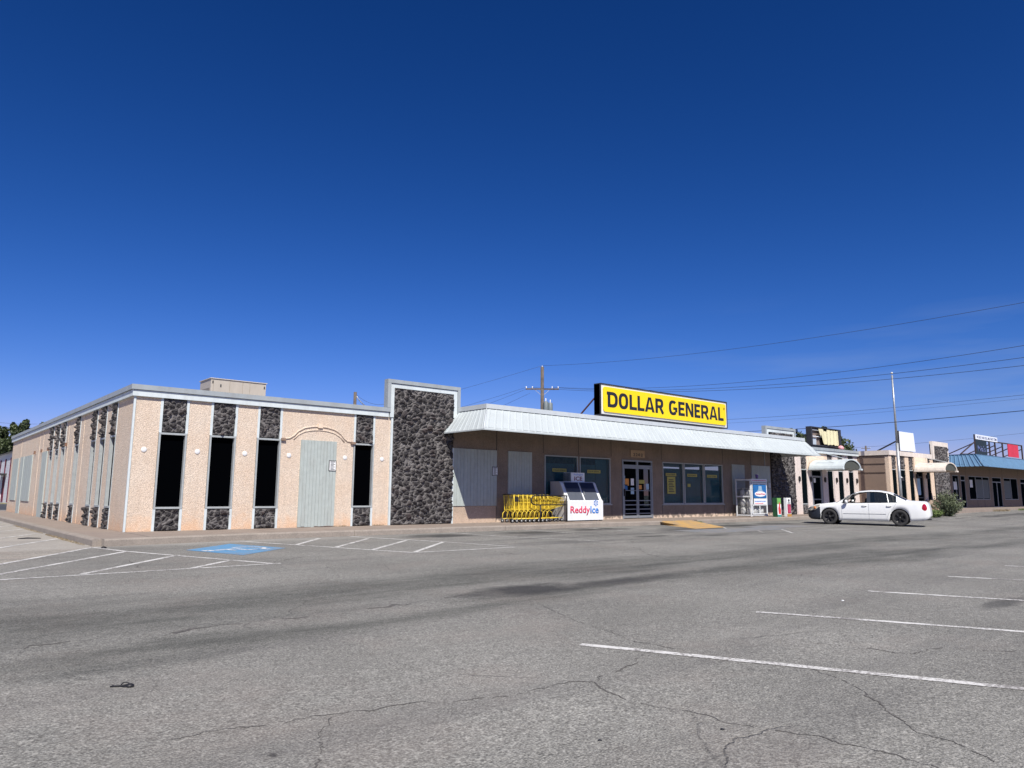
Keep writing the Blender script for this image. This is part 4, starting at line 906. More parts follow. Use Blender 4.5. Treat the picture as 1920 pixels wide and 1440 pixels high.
MB().face([(36.85, .28, 4.93), (37.2, .27, 4.95), (37.25, .27, 4.75), (37.05, .26, 4.5), (36.98, .28, 4.7)]).build("torn_vinyl", M_vinylcream, TS, recalc=False)
for x in (36.1, 37.9, 39.6): bx("sign_post", x-.05, x+.05, .4, .5, 3.5, 3.92, M_dark, TS)
bx("base_rail", 36.0, 39.75, .35, .5, 3.74, 3.9, M_dark, TS)
b = MB(); b.bar((36.0, .5, 4.6), (36.0, 2.2, 3.6), .05); b.bar((39.7, .5, 4.6), (39.7, 2.2, 3.6), .05); b.bar((38.0, .25, 3.99), (39.6, .28, 3.86), .04); b.build("brace", M_dark, TS)
pk = MB(); pk.lathe([(0, 0), (.16, .05), (.2, .15), (.12, .26), (0, .3)], (39.3, .15, 3.76), 'z', 8); tag(pk.build("plastic_bag", simple("pink_plastic", (.62, .30, .32), .5)), "pink plastic bag caught under the torn roof sign", "bag")

WS = tag(empty("blank_sign", (0, 0, 0)), "blank white roof sign beside the flagpole above the brown sided shop", "sign")
b = MB(); b.v = [(45.12, -1, 5.21), (47.50, -1, 5.21), (47.66, -1, 3.97), (45.06, -1, 3.95), (45.12, -.9, 5.21), (47.50, -.9, 5.21), (47.66, -.9, 3.97), (45.06, -.9, 3.95)]
b.f = [(0, 1, 2, 3), (4, 5, 6, 7), (0, 1, 5, 4), (1, 2, 6, 5), (2, 3, 7, 6), (3, 0, 4, 7)]; b.mi = [0]*6; b.sm = [False]*6; b.build("sign_face", M_signwhite, WS)
b = MB(); b.box(45.0, 45.1, -1.02, -.88, 3.7, 5.24); b.box(45.1, 47.3, -.98, -.9, 3.86, 3.94); b.box(47.2, 47.3, -.88, -.8, 3.7, 4.4); b.bar((45.05, -.9, 4.6), (45.05, 1.2, 3.6), .08); b.build("sign_frame", M_dark, WS)

FR = tag(empty("sign_frame", (0, 0, 0)), "dark open steel roof frame carrying sign panels above the blue canopy", "sign frame")
yF = -1.0; b = MB()
b.bar((59.42, yF, 4.1), (59.42, yF, 5.84), .09); b.bar((59.4, yF, 5.45), (71.5, yF, 5.52), .09)
for x in (62.8, 64.2, 66.1, 71.45): b.bar((x, yF, 4.1), (x, yF, 5.5), .10)
for x in (59.4, 62.8, 64.2, 66.1, 68.2, 71.4): b.bar((x, yF, 5.2), (x-.1, yF+2.6, 4.05), .07)
b.bar((57.0, yF+.3, 4.2), (59.4, yF, 5.25), .07); b.bar((57.0, yF+.3, 4.22), (59.4, yF, 4.3), .07)
b.build("frame", simple("rusty_frame", (.04, .028, .028), .8), FR)
s1 = MB().box(59.45, 61.95, yF-.06, yF-.0, 4.32, 5.44).build("dark_panel", simple("teal_black_panel", (.008, .018, .022), .5), FR)
text_obj("lettering", "Mia's", 59.85, 61.6, 4.52, 5.0, yF-.062, simple("slate_blue_ink", (.10, .13, .28), .5), s1, bold=.02, extrude=.004)
s2 = MB().box(59.5, 64.65, yF-.08, yF-.05, 5.47, 5.85).build("white_banner", M_signwhite, FR)
text_obj("lettering", "WE BUY AND SELL MILITARY ITEMS", 59.7, 64.5, 5.55, 5.76, yF-.082, simple("navy_ink", (.03, .05, .16), .6), s2, bold=.012, extrude=.003)
bx("red_panel", 67.4, 70.2, yF-.06, yF, 4.40, 5.48, M_red, FR)

# ------------------------------------------------------------------ notices and window posters
def notice(x0, x1, z0, z1, y, label):
    t = tag(empty("notice", ((x0+x1)/2, y, z0)), label, "notice", "black bordered notices on the store wall"); w_ = (x1-x0)/2; h = z1-z0
    bx("board", -w_, w_, -.012, 0, 0, h, M_black, t); bx("paper", -w_+.02, w_-.02, -.016, -.0125, .02, h-.02, M_paper, t)
    b = MB()
    for k in range(6): b.box(-w_+.05, w_-.05-.04*(k % 2), -.018, -.0162, h*(.12+.12*k), h*(.12+.12*k)+.018)
    b.box(-w_+.04, w_-.04, -.018, -.0162, h*.83, h*.90); b.build("text_lines", M_letter, t)
notice(5.455, 5.70, 1.655, 1.975, -.036, "black bordered white notice on the sunlit boarded door")
notice(11.80, 12.06, 1.65, 1.97, -.036, "black bordered notice on the shaded boarded window behind the carts")
notice(30.40, 30.64, 1.38, 1.72, -.036, "black bordered notice on boards right of the propane cage")
def poster(x0, x1, z0, z1, y, m, label, cat="poster", group=None, txt=None, tm=None, extra=None, name="poster"):
    o = bx(name, x0, x1, y-.003, y, z0, z1, m); tag(o, label, cat, group)
    if txt:
        text_obj("lettering", txt, x0+(x1-x0)*.07, x1-(x1-x0)*.07, z0+(z1-z0)*.24, z1-(z1-z0)*.24, y-.0035, tm or M_letter, o, bold=.02, extrude=0)
    return o
DGD = ["leftmost window, above the ice freezer's left", "second window, above the ice freezer's right", "window just right of the doors", "middle window of the right three", "rightmost of the three right windows"]
for i, (a, c, e, f) in enumerate(((14.85, 15.62, 1.87, 2.0), (16.80, 17.58, 1.86, 1.99), (21.90, 22.66, 1.85, 1.98), (23.50, 24.26, 1.85, 1.98), (25.06, 25.88, 1.84, 1.97))):
    poster(a, c, e, f, .028, M_yelpaper, "yellow DOLLAR GENERAL strip in the "+DGD[i], "window sticker", "yellow store name strips in the windows", "DOLLAR GENERAL", name="window_sticker")
P1 = poster(21.98, 22.58, 1.06, 1.82, .028, M_yelpaper, "tall yellow poster in the window right of the doors")
b = MB()
for k in range(8): b.box(22.07+.03*(k % 2), 22.48-.05*(k % 3), .0225, .0248, 1.14+.075*k, 1.14+.075*k+.035)
b.build("print_lines", M_letter, P1)
poster(23.50, 23.72, 1.38, 1.52, .028, M_yelpaper, "small yellow sheet in the middle right window")
DP = [(18.98, 19.09, 1.70, 1.80, M_ltblue, "small round pale sticker at top left of the left door"), (18.97, 19.07, 1.45, 1.68, M_paper, "narrow pale sheet at the left door's left edge"),
      (19.09, 19.33, 1.38, 1.68, M_orapaper, "orange sheet on the left door"), (19.46, 19.66, 1.40, 1.69, M_paper, "white sheet near the left door's right edge"), (18.97, 19.24, 1.21, 1.43, M_blupaper, "blue sheet low on the left door"),
      (19.45, 19.66, 1.03, 1.30, M_ltblue, "light blue sheet on the left door, lowest one"), (19.99, 20.37, 1.48, 1.64, M_yelpaper, "wide yellow sheet on the right door"), (19.93, 20.18, 1.24, 1.42, M_orapaper, "orange tan sheet on the right door"), (20.47, 20.66, 1.23, 1.48, M_ltblue, "light blue sheet on the right door's right side")]
for (a, c, e, f, m, l) in DP: poster(a, c, e, f, .010, m, l, "sheet", "sheets taped to the store doors", name="taped_sheet")
b = MB(); b.lathe([(.13, 0), (.13, .02), (.02, .28), (.0, .3)], (19.72, .35, .02), 'z', 4); tag(b.build("floor_cone", M_yelpaper), "small yellow floor cone inside the left door", "cone")

# ------------------------------------------------------------------ shopping carts
def make_cart():
    t = empty("shopping_cart"); L = .88
    # local: +x = nose; handle at x=0 ; width along y
    W_, w_ = .27, .20
    def corner(x, z):  # basket half width at given x
        k = x/L; return W_*(1-k)+w_*k
    zt = lambda x: .97-.12*x/L; zb = lambda x: .43+.17*x/L
    b = MB(); r = .0045
    for s in (-1, 1):
        b.bar((0.03, s*W_, zt(0)), (L, s*w_, zt(L)), .014); b.bar((.03, s*W_*.93, zb(0)), (L, s*w_*.93, zb(L)), .010)
        b.bar((.03, s*W_*.97, .70), (L, s*w_*.97, .72), .008)
        for i in range(9):
            x = .03+(L-.03)*i/8; b.bar((x, s*corner(x, 0), zt(x)), (x, s*corner(x, 0)*.93, zb(x)), .004 if i else .016)
        for k in range(3):
            f = (k+1)/4; b.bar((.03, s*W_*.96, zt(0)*(1-f)+zb(0)*f), (L, s*w_*.96, zt(L)*(1-f)+zb(L)*f), .004)
    for i in range(7):
        y = -w_+2*w_*i/6; b.bar((L, y, zt(L)), (L, y*.93, zb(L)), .007); yy = -W_*.93+2*W_*.93*i/6; b.bar((.03, yy, zb(0)), (L, y*.93, zb(L)), .006)
        b.bar((.03, -W_+2*W_*i/6, zt(0)-.03), (.05, -W_*.9+2*W_*.9*i/6, zb(0)), .006)
    b.bar((L, -w_, zt(L)), (L, w_, zt(L)), .014); b.bar((.03, -W_, zt(0)), (.03, W_, zt(0)), .012); b.bar((L, -w_, .72), (L, w_, .72), .008)
    b.build("basket", M_yellow, t)
    f = MB()
    for s in (-1, 1):
        f.tube([(.0, s*W_, .985), (.03, s*W_, .72), (.07, s*W_, .42), (-.03, s*W_, .33), (-.05, s*W_, .13)], .014, 6)
        f.tube([(-.05, s*W_, .135), (.45, s*W_*.95, .15), (.86, s*w_*.8, .15)], .014, 6); f.tube([(.07, s*W_, .42), (.22, s*W_*.95, .36), (.30, s*W_*.95, .15)], .009, 5)
    for i in range(5): f.bar((.1+.16*i, -W_*.9, .155), (.1+.16*i, W_*.9, .155), .008)
    f.build("chassis", M_yellow, t)
    h = MB(); h.tube([(-.01, -W_-.01, .985), (-.01, W_+.01, .985)], .017, 8); h.build("handle", M_black, t)
    for x, y in ((-.05, -W_), (-.05, W_), (.84, -w_*.8), (.84, w_*.8)):
        wh = MB(); wh.lathe([(.062, -.015), (.062, .015)], (x, y, .062), 'y', 14); wh.lathe([(0, .0155), (.062, .015)], (x, y, .062), 'y', 14, 0, False); wh.lathe([(.062, -.015), (0, -.0155)], (x, y, .062), 'y', 14, 0, False)
        wo = wh.build("wheel", M_rubber, t); hb = MB(); hb.lathe([(0, -.019), (.036, -.018), (.036, .018), (0, .019)], (x, y, .062), 'y', 10); hb.build("hub", M_galv, wo)
        fk = MB(); fk.box(x-.012, x+.012, y-.024, y-.019, .06, .135); fk.box(x-.012, x+.012, y+.019, y+.024, .06, .135); fk.box(x-.015, x+.015, y-.024, y+.024, .135, .15); fk.build("fork", M_galv, wo)
    return t
cart0 = make_cart()
cart0.location = (12.11, -.60, 0); cart0.rotation_euler = (0, 0, R(1.2))
tag(cart0, "yellow shopping cart at the open left end of the nested row, with black ad plate", "shopping cart", "yellow shopping carts nested in the corral")
b = MB(); b.box(.06, .24, -.285, -.275, .74, .90); b.build("ad_plate", M_black, cart0)
ORD = ["second", "third", "fourth", "fifth", "sixth", "seventh", "eighth", "ninth"]
plate = [c for c in cart0.children if c.name.startswith("ad_plate")][0]
for i in range(8):
    c = cart0.copy(); COL.objects.link(c)
    for ch in cart0.children:
        if ch == plate: continue
        copy_tree(ch, c)
    c.location = (12.316+i*.206, -.60+random.uniform(-.015, .015), 0); c.rotation_euler = (0, 0, R(random.uniform(-1, 1)))
    c["label"] = ("yellow shopping cart nested %s from the left in the row" % ORD[i]) if i < 7 else "yellow shopping cart deepest in the corral, its nose by the ice freezer"
# cart corral rail
CR_ = tag(empty("cart_corral", (0, 0, 0)), "black tubular steel corral rail holding the yellow carts beside the ice freezer", "cart corral")
yR = -1.0; b = MB()
b.tube([(14.60, yR, .95), (13.05, yR, .95), (12.92, yR, .93), (12.84, yR, .86), (12.82, yR, .79), (12.84, yR, .71), (12.92, yR, .645), (13.05, yR, .62), (14.60, yR, .62)], .022, 8); b.build("rail", M_black, CR_)
b = MB(); b.tube([(13.28, yR, 0), (13.28, yR, .62)], .022, 8); b.build("leg", M_black, CR_)
b = MB(); b.tube([(14.60, yR, 0), (14.60, yR, .97)], .026, 8); b.tube([(14.60, -.15, 0), (14.60, -.15, .97)], .022, 8); b.tube([(14.60, yR, .95), (14.60, -.15, .95)], .02, 8); b.build("end_frame", M_black, CR_)
b = MB(); b.tube([(13.9, -.15, .02), (14.60, -.5, .62)], .016, 6); b.tube([(14.2, -.15, .02), (14.60, -.3, .5)], .016, 6); b.tube([(13.3, -.15, .95), (14.6, -.15, .95)], .018, 6); b.tube([(13.5, -.15, .04), (14.6, -.15, .04)], .018, 6); b.build("brace", M_black, CR_)

# ------------------------------------------------------------------ ice freezer
IF = tag(empty("ice_freezer", (14.70, -.95, 0)), "white slant front bagged ice freezer standing left of the store doors", "freezer")
FW, FD = 1.94, .93
prof = [(0, .04), (0, .755), (.07, .80), (.40, 1.44), (.48, 1.49), (FD, 1.49), (FD, .04)]
b = MB(); n = len(prof)
b.prism(prof, 'x', 0, FW); b.mi[0] = 1; b.mi[1] = 1; b.build("cabinet", [M_whiteplain, M_frzgrey], IF)
def slantbox(x0, x1, t0, t1, out, th, m, name, par):
    a = Vector((0, .07, .80)); c = Vector((0, .40, 1.44)); d = c-a; nn2 = Vector((0, -d.z, d.y)).normalized(); bb = MB(); P = []
    for (o_) in (out, out+th):
        for (x, t) in ((x0, t0), (x1, t0), (x1, t1), (x0, t1)): q = a+d*t+nn2*o_; P.append((x, q.y, q.z))
    bb.v = P; bb.f = [(0, 1, 2, 3), (4, 5, 6, 7), (0, 1, 5, 4), (1, 2, 6, 5), (2, 3, 7, 6), (3, 0, 4, 7)]; bb.mi = [0]*6; bb.sm = [False]*6; return bb.build(name, m, par)
for x0 in (.17, 1.02):
    d_ = slantbox(x0, x0+.74, -.02, 1.0, .002, .03, M_frzdoor, "lid", IF); slantbox(x0+.0, x0+.74, .64, 1.0, .033, .006, simple("lid_shade_navy", (.012, .025, .06), .3), "upper_panel", d_)  # navy upper part puts the shadow on the lid into its colour
    slantbox(x0+(.70 if x0 < .5 else .02), x0+(.72 if x0 < .5 else .04), .25, .5, .03, .03, M_galv, "latch", d_)
fx = Matrix.Translation((0, 0, 0))
text_obj("lettering", "Reddy", .14, 1.20, .22, .565, -.004, M_redtxt, IF, bold=.022, extrude=.002)
text_obj("lettering", "Ice", 1.22, 1.68, .285, .565, -.004, M_bluetxt, IF, bold=.022, extrude=.002)
b = MB()
for k in range(6):
    a = R(60*k+30); c = Vector((1.53, 0, .68)); d = Vector((math.cos(a), 0, math.sin(a)))
    b.bar(c+d*.035+Vector((0, -.004, 0)), c+d*.125+Vector((0, -.004, 0)), .004, .026)
    for s in (-1, 1):
        e = Vector((math.cos(a+s*.75), 0, math.sin(a+s*.75))); b.bar(c+d*.075+Vector((0, -.004, 0)), c+d*.075+e*.05+Vector((0, -.004, 0)), .004, .02)
b.build("snowflake_logo", M_bluetxt, IF)
for x in (.06, FW-.06):
    bx("foot", x-.05, x+.05, .03, .12, 0, .04, M_dark, IF)
    bx("foot", x-.05, x+.05, FD-.12, FD-.03, 0, .04, M_dark, IF)
IS = tag(empty("ice_sign", (15.78, -.42, 1.49)), "small white ICE sign standing on top of the ice freezer", "sign")
bx("panel", -.37, .37, -.02, .02, 0, .35, M_paper, IS); text_obj("lettering", "ICE", -.20, .24, .04, .20, -.021, simple("maroon_ink", (.16, .01, .04), .5), IS, bold=.02, extrude=.002); text_obj("lettering", "Packaged", -.22, .26, .23, .31, -.021, M_bluetxt, IS, bold=.0, extrude=.002)
CP = tag(empty("wire_rack", (15.22, -.42, 1.49)), "small grey wire rack beside the ICE sign on the freezer", "rack")
b = MB()
for i in range(6): b.bar((-.18+.07*i, 0, 0), (-.18+.07*i, 0, .34), .008)
b.bar((-.19, 0, .34), (.18, 0, .34), .012); b.bar((-.19, 0, .01), (.18, 0, .01), .012); b.build("wires", M_galv, CP)

# ------------------------------------------------------------------ propane cage
PC = tag(empty("propane_cage", (27.0, -1.07, 0)), "white steel propane exchange cage with blue poster right of the windows", "propane cage")
W_, D_, H_ = 1.42, .78, 1.80; b = MB()
for x in (0, W_):
    for y in (0, D_): b.box(x-.025, x+.025, y-.025, y+.025, 0, H_)
for y in (0, D_):
    for z in (.06, H_-.04): b.box(.025, W_-.025, y-.02, y+.02, z-.03, z+.03)
for x in (0, W_):
    for z in (.06, .95, H_-.04): b.box(x-.02, x+.02, .025, D_-.025, z-.03, z+.03)
b.build("frame", M_whiteplain, PC)
b = MB()
for k in range(1, 4):
    for i in range(9): b.bar((.03+i*(W_-.06)/8, .03, k*.45), (.03+i*(W_-.06)/8, D_-.03, k*.45), .012)
b.build("shelf", M_whiteplain, PC)
b = MB()
for i in range(40): z = .12+i*.042; b.bar((-.0, .03, z), (-.0, D_-.03, z), .004)
for i in range(12): y = .05+i*.06; b.bar((.0, y, .1), (.0, y, H_-.08), .004)
b.build("mesh_side", M_galv, PC)
b = MB(); b.box(.05, .10, -.05, -.02, .1, 1.62); b.box(W_-.10, W_-.05, -.05, -.02, .1, 1.62); b.box(W_/2-.025, W_/2+.025, -.05, -.02, .1, 1.62)
for z in (.1, .52, 1.57): b.box(.05, W_-.05, -.055, -.02, z, z+.05)
dg_ = b.build("gate", M_whiteplain, PC)
b = MB()
for i in range(36): z = .14+i*.04; b.bar((.1, -.03, z), (W_-.1, -.03, z), .003)
for i in range(24): x = .1+i*.053; b.bar((x, -.03, .12), (x, -.03, 1.6), .003)
b.build("mesh", M_galv, dg_)
bx("header_panel", 0, W_, -.06, -.03, 1.66, 1.80, M_paper, PC); 
b = MB(); random.seed(1); xx = 0.08
while xx < 1.31: wv_ = random.uniform(.02, .05); b.box(xx, min(xx+wv_, 1.34), -0.0625, -0.0605, 1.71, 1.75); xx += wv_+.018
b.build("print_marks", M_redtxt, PC)
PB = MB().box(.14, W_-.12, -.075, -.06, .88, 1.52).build("blue_poster", M_blupaper, PC)
MB().prism([(.74+.50*math.cos(a), 1.08+.13*math.sin(a)) for a in [R(i*18) for i in range(20)]], 'y', -.079, -.0755).build("oval_logo", M_paper, PB)
text_obj("lettering", "AmeriGas", .32, 1.16, 1.03, 1.13, -.0795, M_redtxt, PB, bold=.03, extrude=.001)
b = MB(); b.lathe([(0, -.002), (.0, -.002)], (.7, -.08, 1.3), 'y', 6); b.prism([(.48, 1.22), (.98, 1.22), (.90, 1.30), (.88, 1.46), (.60, 1.46), (.58, 1.30)], 'y', -.079, -.0755); b.build("cylinder_picture", simple("pale_blue_ink", (.25, .38, .50), .5), PB)
PB2 = MB().box(.16, W_-.14, -.073, -.06, .56, .86).build("white_poster", M_paper, PC)
b = MB(); random.seed(2); xx = 0.22
while xx < 1.17: wv_ = random.uniform(.02, .05); b.box(xx, min(xx+wv_, 1.2), -0.0755, -0.0735, 0.7, 0.75); xx += wv_+.018
b.build("print_marks", M_bluetxt, PB2)
b = MB(); random.seed(3); xx = 0.26
while xx < 0.97: wv_ = random.uniform(.02, .05); b.box(xx, min(xx+wv_, 1), -0.0755, -0.0735, 0.6, 0.64); xx += wv_+.018
b.build("print_marks", M_redtxt, PB2)
def tank():
    t = empty("propane_tank"); b = MB(); b.lathe([(.0, .04), (.11, .04), (.145, .09), (.15, .2), (.145, .30), (.10, .36), (.03, .38), (0, .38)], (0, 0, 0), 'z', 16); b.build("body", simple("tank_white", (.62, .63, .62), .4), t)
    b = MB(); b.lathe([(.10, 0), (.10, .05)], (0, 0, 0), 'z', 14); b.lathe([(.085, .35), (.09, .43)], (0, 0, 0), 'z', 12); b.build("collar", M_galv, t); return t
tk = tank(); first = True
for k, z in enumerate((.06, .46, .91)):
    for i, x in enumerate((.22, .54, .86, 1.18)):
        for j, y in enumerate((.22, .55)):
            if (k, i, j) in ((2, 1, 0), (1, 3, 1)): continue
            o = tk if first else copy_tree(tk); first = False
            o.location = (27.0+x, -1.07+y, z); 
            tag(o, "white propane cylinder on the %s row of the cage, %s, %s" % (("bottom", "middle", "top")[k], ("leftmost", "second from left", "third from left", "rightmost")[i], ("front", "back")[j]), "propane tank", "propane cylinders in the cage")
CPp = tag(empty("paper_cup", (27.9, -.9, 1.83)), "white and purple drink cup left on top of the propane cage", "cup")
b = MB(); b.lathe([(0, 0), (.055, 0), (.075, .20), (0, .2)], (0, 0, 0), 'z', 14); b.build("cup", simple("purple_cup", (.20, .12, .32), .5), CPp); b = MB(); b.lathe([(0, .20), (.08, .20), (.08, .225), (0, .23)], (0, 0, 0), 'z', 14); b.build("lid", M_paper, CPp)

# ------------------------------------------------------------------ dispenser boxes near the kerb
DB = tag(empty("brochure_box", (27.95, -1.98, 0)), "green brochure dispenser box on the sidewalk near the second stone pylon", "dispenser")
bx("body", -.18, .18, 0, .24, 0, .90, M_green, DB, bevel=.01); b = MB(); b.box(-.17, .17, -.012, -.002, .60, .89); b.build("upper_panel", M_ltgreen, DB)
bx("front_panel", -.17, .17, -.012, -.002, .10, .60, M_paper, DB); b = MB(); b.prism([(-.08, .15), (.12, .13), (.14, .35), (.06, .48), (.1, .62), (.0, .70), (-.03, .55), (-.1, .4)], 'y', -.016, -.0125); b.build("fruit_picture", simple("strawberry_red", (.60, .05, .05), .4), DB)
b = MB(); b.box(-.17, .17, -.013, -.002, .0, .10); b.build("lower_panel", simple("green_blue", (.05, .25, .22), .4), DB)
MB().box(-.11, .11, -.016, -.0125, .72, .84).build("oval_mark", simple("leafy", (.16, .42, .10), .4), DB)
DB2 = tag(empty("brochure_box", (28.88, -1.98, 0)), "white and wine red brochure dispenser box nearest the stone pylon", "dispenser")
bx("body", -.20, .20, 0, .16, 0, .90, M_paper, DB2, bevel=.01); bx("front_panel", -.155, .155, -.014, -.002, .16, .60, M_wine, DB2); bx("lower_panel", -.20, .20, -.012, -.002, 0, .13, simple("ochre_panel", (.40, .22, .05), .5), DB2)
MB().prism([(.07*math.cos(a), .775+.07*math.sin(a)) for a in [R(i*60) for i in range(6)]], 'y', -.012, -.002).build("emblem", M_letter, DB2); bx("text_lines", -.12, .12, -.012, -.002, .64, .675, M_letter, DB2)
b = MB(); b.prism([(-.10, .2), (.02, .2), (.02, .5), (-.02, .56), (-.07, .56), (-.10, .5)], 'y', -.018, -.0145); b.prism([(.04, .2), (.12, .2), (.12, .42), (.09, .5), (.06, .5), (.04, .42)], 'y', -.018, -.0145); b.build("bottle_picture", simple("rose_ink", (.45, .06, .12), .4), DB2)

# ------------------------------------------------------------------ car
def make_car():
    C_ = empty("parked_car")
    Lr, Rr = 0.0, 2.82    # axle positions measured from front axle; local x forward = -, we build along +s backwards
    s0, s1 = -.98, 3.98   # nose, tail
    def interp(tab, s):
        for (a, va), (b_, vb) in zip(tab[:-1], tab[1:]):
            if s <= b_:
                k = (s-a)/(b_-a) if b_ > a else 0; k = max(0, min(1, k)); k = k*k*(3-2*k)*.5+k*.5; return va+(vb-va)*k
        return tab[-1][1]
    hood = [(-.98, .58), (-.93, .70), (-.80, .79), (-.5, .865), (0, .915), (.25, .95), (.30, .955)]
    deck = [(3.05, 1.02), (3.3, 1.02), (3.74, 1.01), (3.87, .985), (3.94, .88), (3.98, .62)]
    roof = [(.30, .955), (.55, 1.09), (.82, 1.25), (1.05, 1.36), (1.30, 1.425), (1.70, 1.455), (2.05, 1.445), (2.40, 1.390), (2.72, 1.27), (3.0, 1.13), (3.15, 1.045), (3.3, 1.02)]
    belt = [(-.98, .55), (-.93, .66), (-.80, .745), (-.5, .815), (0, .86), (.5, .90), (1.0, .915), (2.0, .935), (2.8, .955), (3.3, .965), (3.7, .955), (3.87, .93), (3.94, .80), (3.98, .58)]
    bot = [(-.98, .42), (-.93, .30), (-.8, .215), (-.5, .20), (0, .20), (.5, .185), (2.3, .185), (3.3, .21), (3.7, .25), (3.9, .31), (3.98, .42)]
    wid = [(-.98, .52), (-.93, .66), (-.80, .77), (-.5, .86), (0, .905), (.5, .92), (2, .925), (3.0, .915), (3.5, .885), (3.8, .835), (3.93, .76), (3.98, .66)]
    ra = .385
    st = sorted(set([round(x, 3) for x in [s0, -.965, -.93, -.88]+[s0+i*(s1-s0)/62 for i in range(63)]+[.0-ra, ra, 2.82-ra, 2.82+ra, .30, .58, 1.56, 1.70, 2.72, 2.76, 3.05, 3.95, .62]]))
    def arch(s):
        for c in (0, 2.82):
            if abs(s-c) < ra: return .315+math.sqrt(max(0, ra*ra-(s-c)**2))
        return -1
    rows = []
    for s in st:
        zb = max(interp(bot, s), arch(s)); zbelt = interp(belt, s); w = interp(wid, s)
        top = interp(hood, s) if s < .30 else (interp(roof, s) if s < 3.3 else interp(deck, s))
        gh = .30 <= s <= 3.2
        zm = max((zb+zbelt)*.5, zb+.01)
        zr = top-.055 if gh and top > zbelt+.10 else zbelt+(top-zbelt)*.35
        hgt = max(0, min(1, (top-zbelt)/.52)); wr = w-.055-.235*hgt if gh else w*.90
        sill = w-.035
        P = [(0.0, zb+.02 if arch(s) > 0 else zb), (w*.72, zb if arch(s) > 0 else zb), (sill, zb+.0), (w-.008, zb+(zm-zb)*.35 if arch(s) < 0 else zb+.004), (w, zm), (w-.006, zbelt-.09 if zbelt-.09 > zm else zm+.002), (w-.03, zbelt-.02), (w-.045, zbelt),
             (wr+.015, max(zbelt+.004, zr-.025)), (wr, zr), (wr*.86, zr+(top-zr)*.62), (wr*.45, zr+(top-zr)*.93), (0, top)]
        rows.append((s, P))
    body = MB(); glass = MB(); bump_ = MB(); wind = MB(); tailm = MB(); arches = MB()
    front_open = MB()
    def cell(mb, a, b_, i, side):
        s_a, Pa = a; s_b, Pb = b_
        q = [(s_a, side*Pa[i][0], Pa[i][1]), (s_b, side*Pb[i][0], Pb[i][1]), (s_b, side*Pb[i+1][0], Pb[i+1][1]), (s_a, side*Pa[i+1][0], Pa[i+1][1])]
        mb.face(q, 0, True)
    for k in range(len(rows)-1):
        a, b_ = rows[k], rows[k+1]; sm = (a[0]+b_[0])/2
        for i in range(len(a[1])-1):
            for side in (-1, 1):
                zc = (a[1][i][1]+a[1][i+1][1]+b_[1][i][1]+b_[1][i+1][1])/4
                tgt = body
                if sm < -.385 and (i <= 4 or (i <= 5 and sm < -.86)): tgt = bump_
                if i in (7,) and .58 < sm < 2.74:
                    pillar = 1.56 < sm < 1.70
                    topn = (a[1][12][1]-a[1][7][1])
                    if topn > .16 and not pillar:
                        if sm < 1.56: continue      # open front door window
                        tgt = glass
                    elif pillar: tgt = bump_
                if i in (9, 10, 11):
                    if .30 < sm < 1.10: tgt = wind
                    if 2.60 < sm < 3.12: tgt = wind
                cell(tgt, a, b_, i, side)
    for (mb, idx) in ((body, 0), (body, -1)):
        s, P = rows[idx]; loop = [(s, p[0], p[1]) for p in P]+[(s, -p[0], p[1]) for p in P[::-1]]
        (bump_ if idx == 0 else body).face(loop)
    B = body.build("body", M_carwhite, C_); bump_.build("front_bumper", M_carblk, C_)
    glass.build("rear_side_window", M_carglass, C_); wind.build("windshield", M_carglass, C_)
    # near and far front window openings get thin dark seals; beltline and panel gaps
    for side in (-1, 1):
        g = MB()
        def edge(s, i):
            for (ss, P) in rows:
                if abs(ss-s) < .05: return (ss, side*(P[i][0]+.004), P[i][1])
        pts = [(r[0], side*(r[1][8][0]+.006), r[1][8][1]+.004) for r in rows if .62 <= r[0] <= 2.74]
        g.tube(pts, .012, 5); pts = [(r[0], side*(r[1][7][0]+.004), r[1][7][1]) for r in rows if .55 <= r[0] <= 2.76]; g.tube(pts, .010, 5); 
        g.build("window_seal", M_black, C_)
        g = MB()
        for s, za, zb_ in ((.53, .24, .87), (1.63, .24, .90)):
            rr = min(rows, key=lambda r: abs(r[0]-s))[1]
            g.bar((s, side*(rr[3][0]+.003), za), (s, side*(rr[4][0]+.0035), (za+zb_)/2), .007, .004); g.bar((s, side*(rr[4][0]+.0035), (za+zb_)/2), (s, side*(rr[5][0]+.004), zb_), .007, .004)
        g.bar((2.72, side*.915, .92), (2.64, side*.925, .78), .007, .004); g.bar((2.64, side*.925, .78), (2.42, side*.928, .52), .007, .004); g.bar((2.42, side*.928, .52), (2.30, side*.92, .25), .007, .004)
        g.bar((.58, side*.925, .475), (2.30, side*.930, .475), .008, .010)
        g.bar((.6, side*.91, .235), (2.35, side*.915, .225), .006, .012)
        g.build("door_gap", simple("panel_gap_grey", (.16, .17, .17), .7), C_)
        for s in (1.36, 2.33):
            h = MB(); h.tube([(s, side*.925, .80), (s+.03, side*.957, .805), (s+.17, side*.957, .81), (s+.2, side*.925, .812)], .014, 6); h.lathe([(0, 0), (.001, 0)], (s, side*.93, .8), 'y', 4); h.build("door_handle", M_carwhite, C_)
            h = MB(); h.prism([(s-.0, .775), (s+.2, .785), (s+.17, .76), (s+.03, .752)], 'y', side*.926, side*.932); h.build("handle_recess", simple("handle_shadow_grey", (.30, .31, .31), .6), C_)
        m = MB(); m.lathe([(0, -.055), (.05, -.05), (.075, -.02), (.08, .02), (.07, .06), (0, .075)], (.74, side*1.03, .965), 'x', 12); mo = m.build("wing_mirror", M_carwhite, C_)
        mm = MB(); mm.bar((.76, side*.88, .94), (.76, side*.99, .95), .05, .035); mm.build("mirror_arm", M_black, mo)
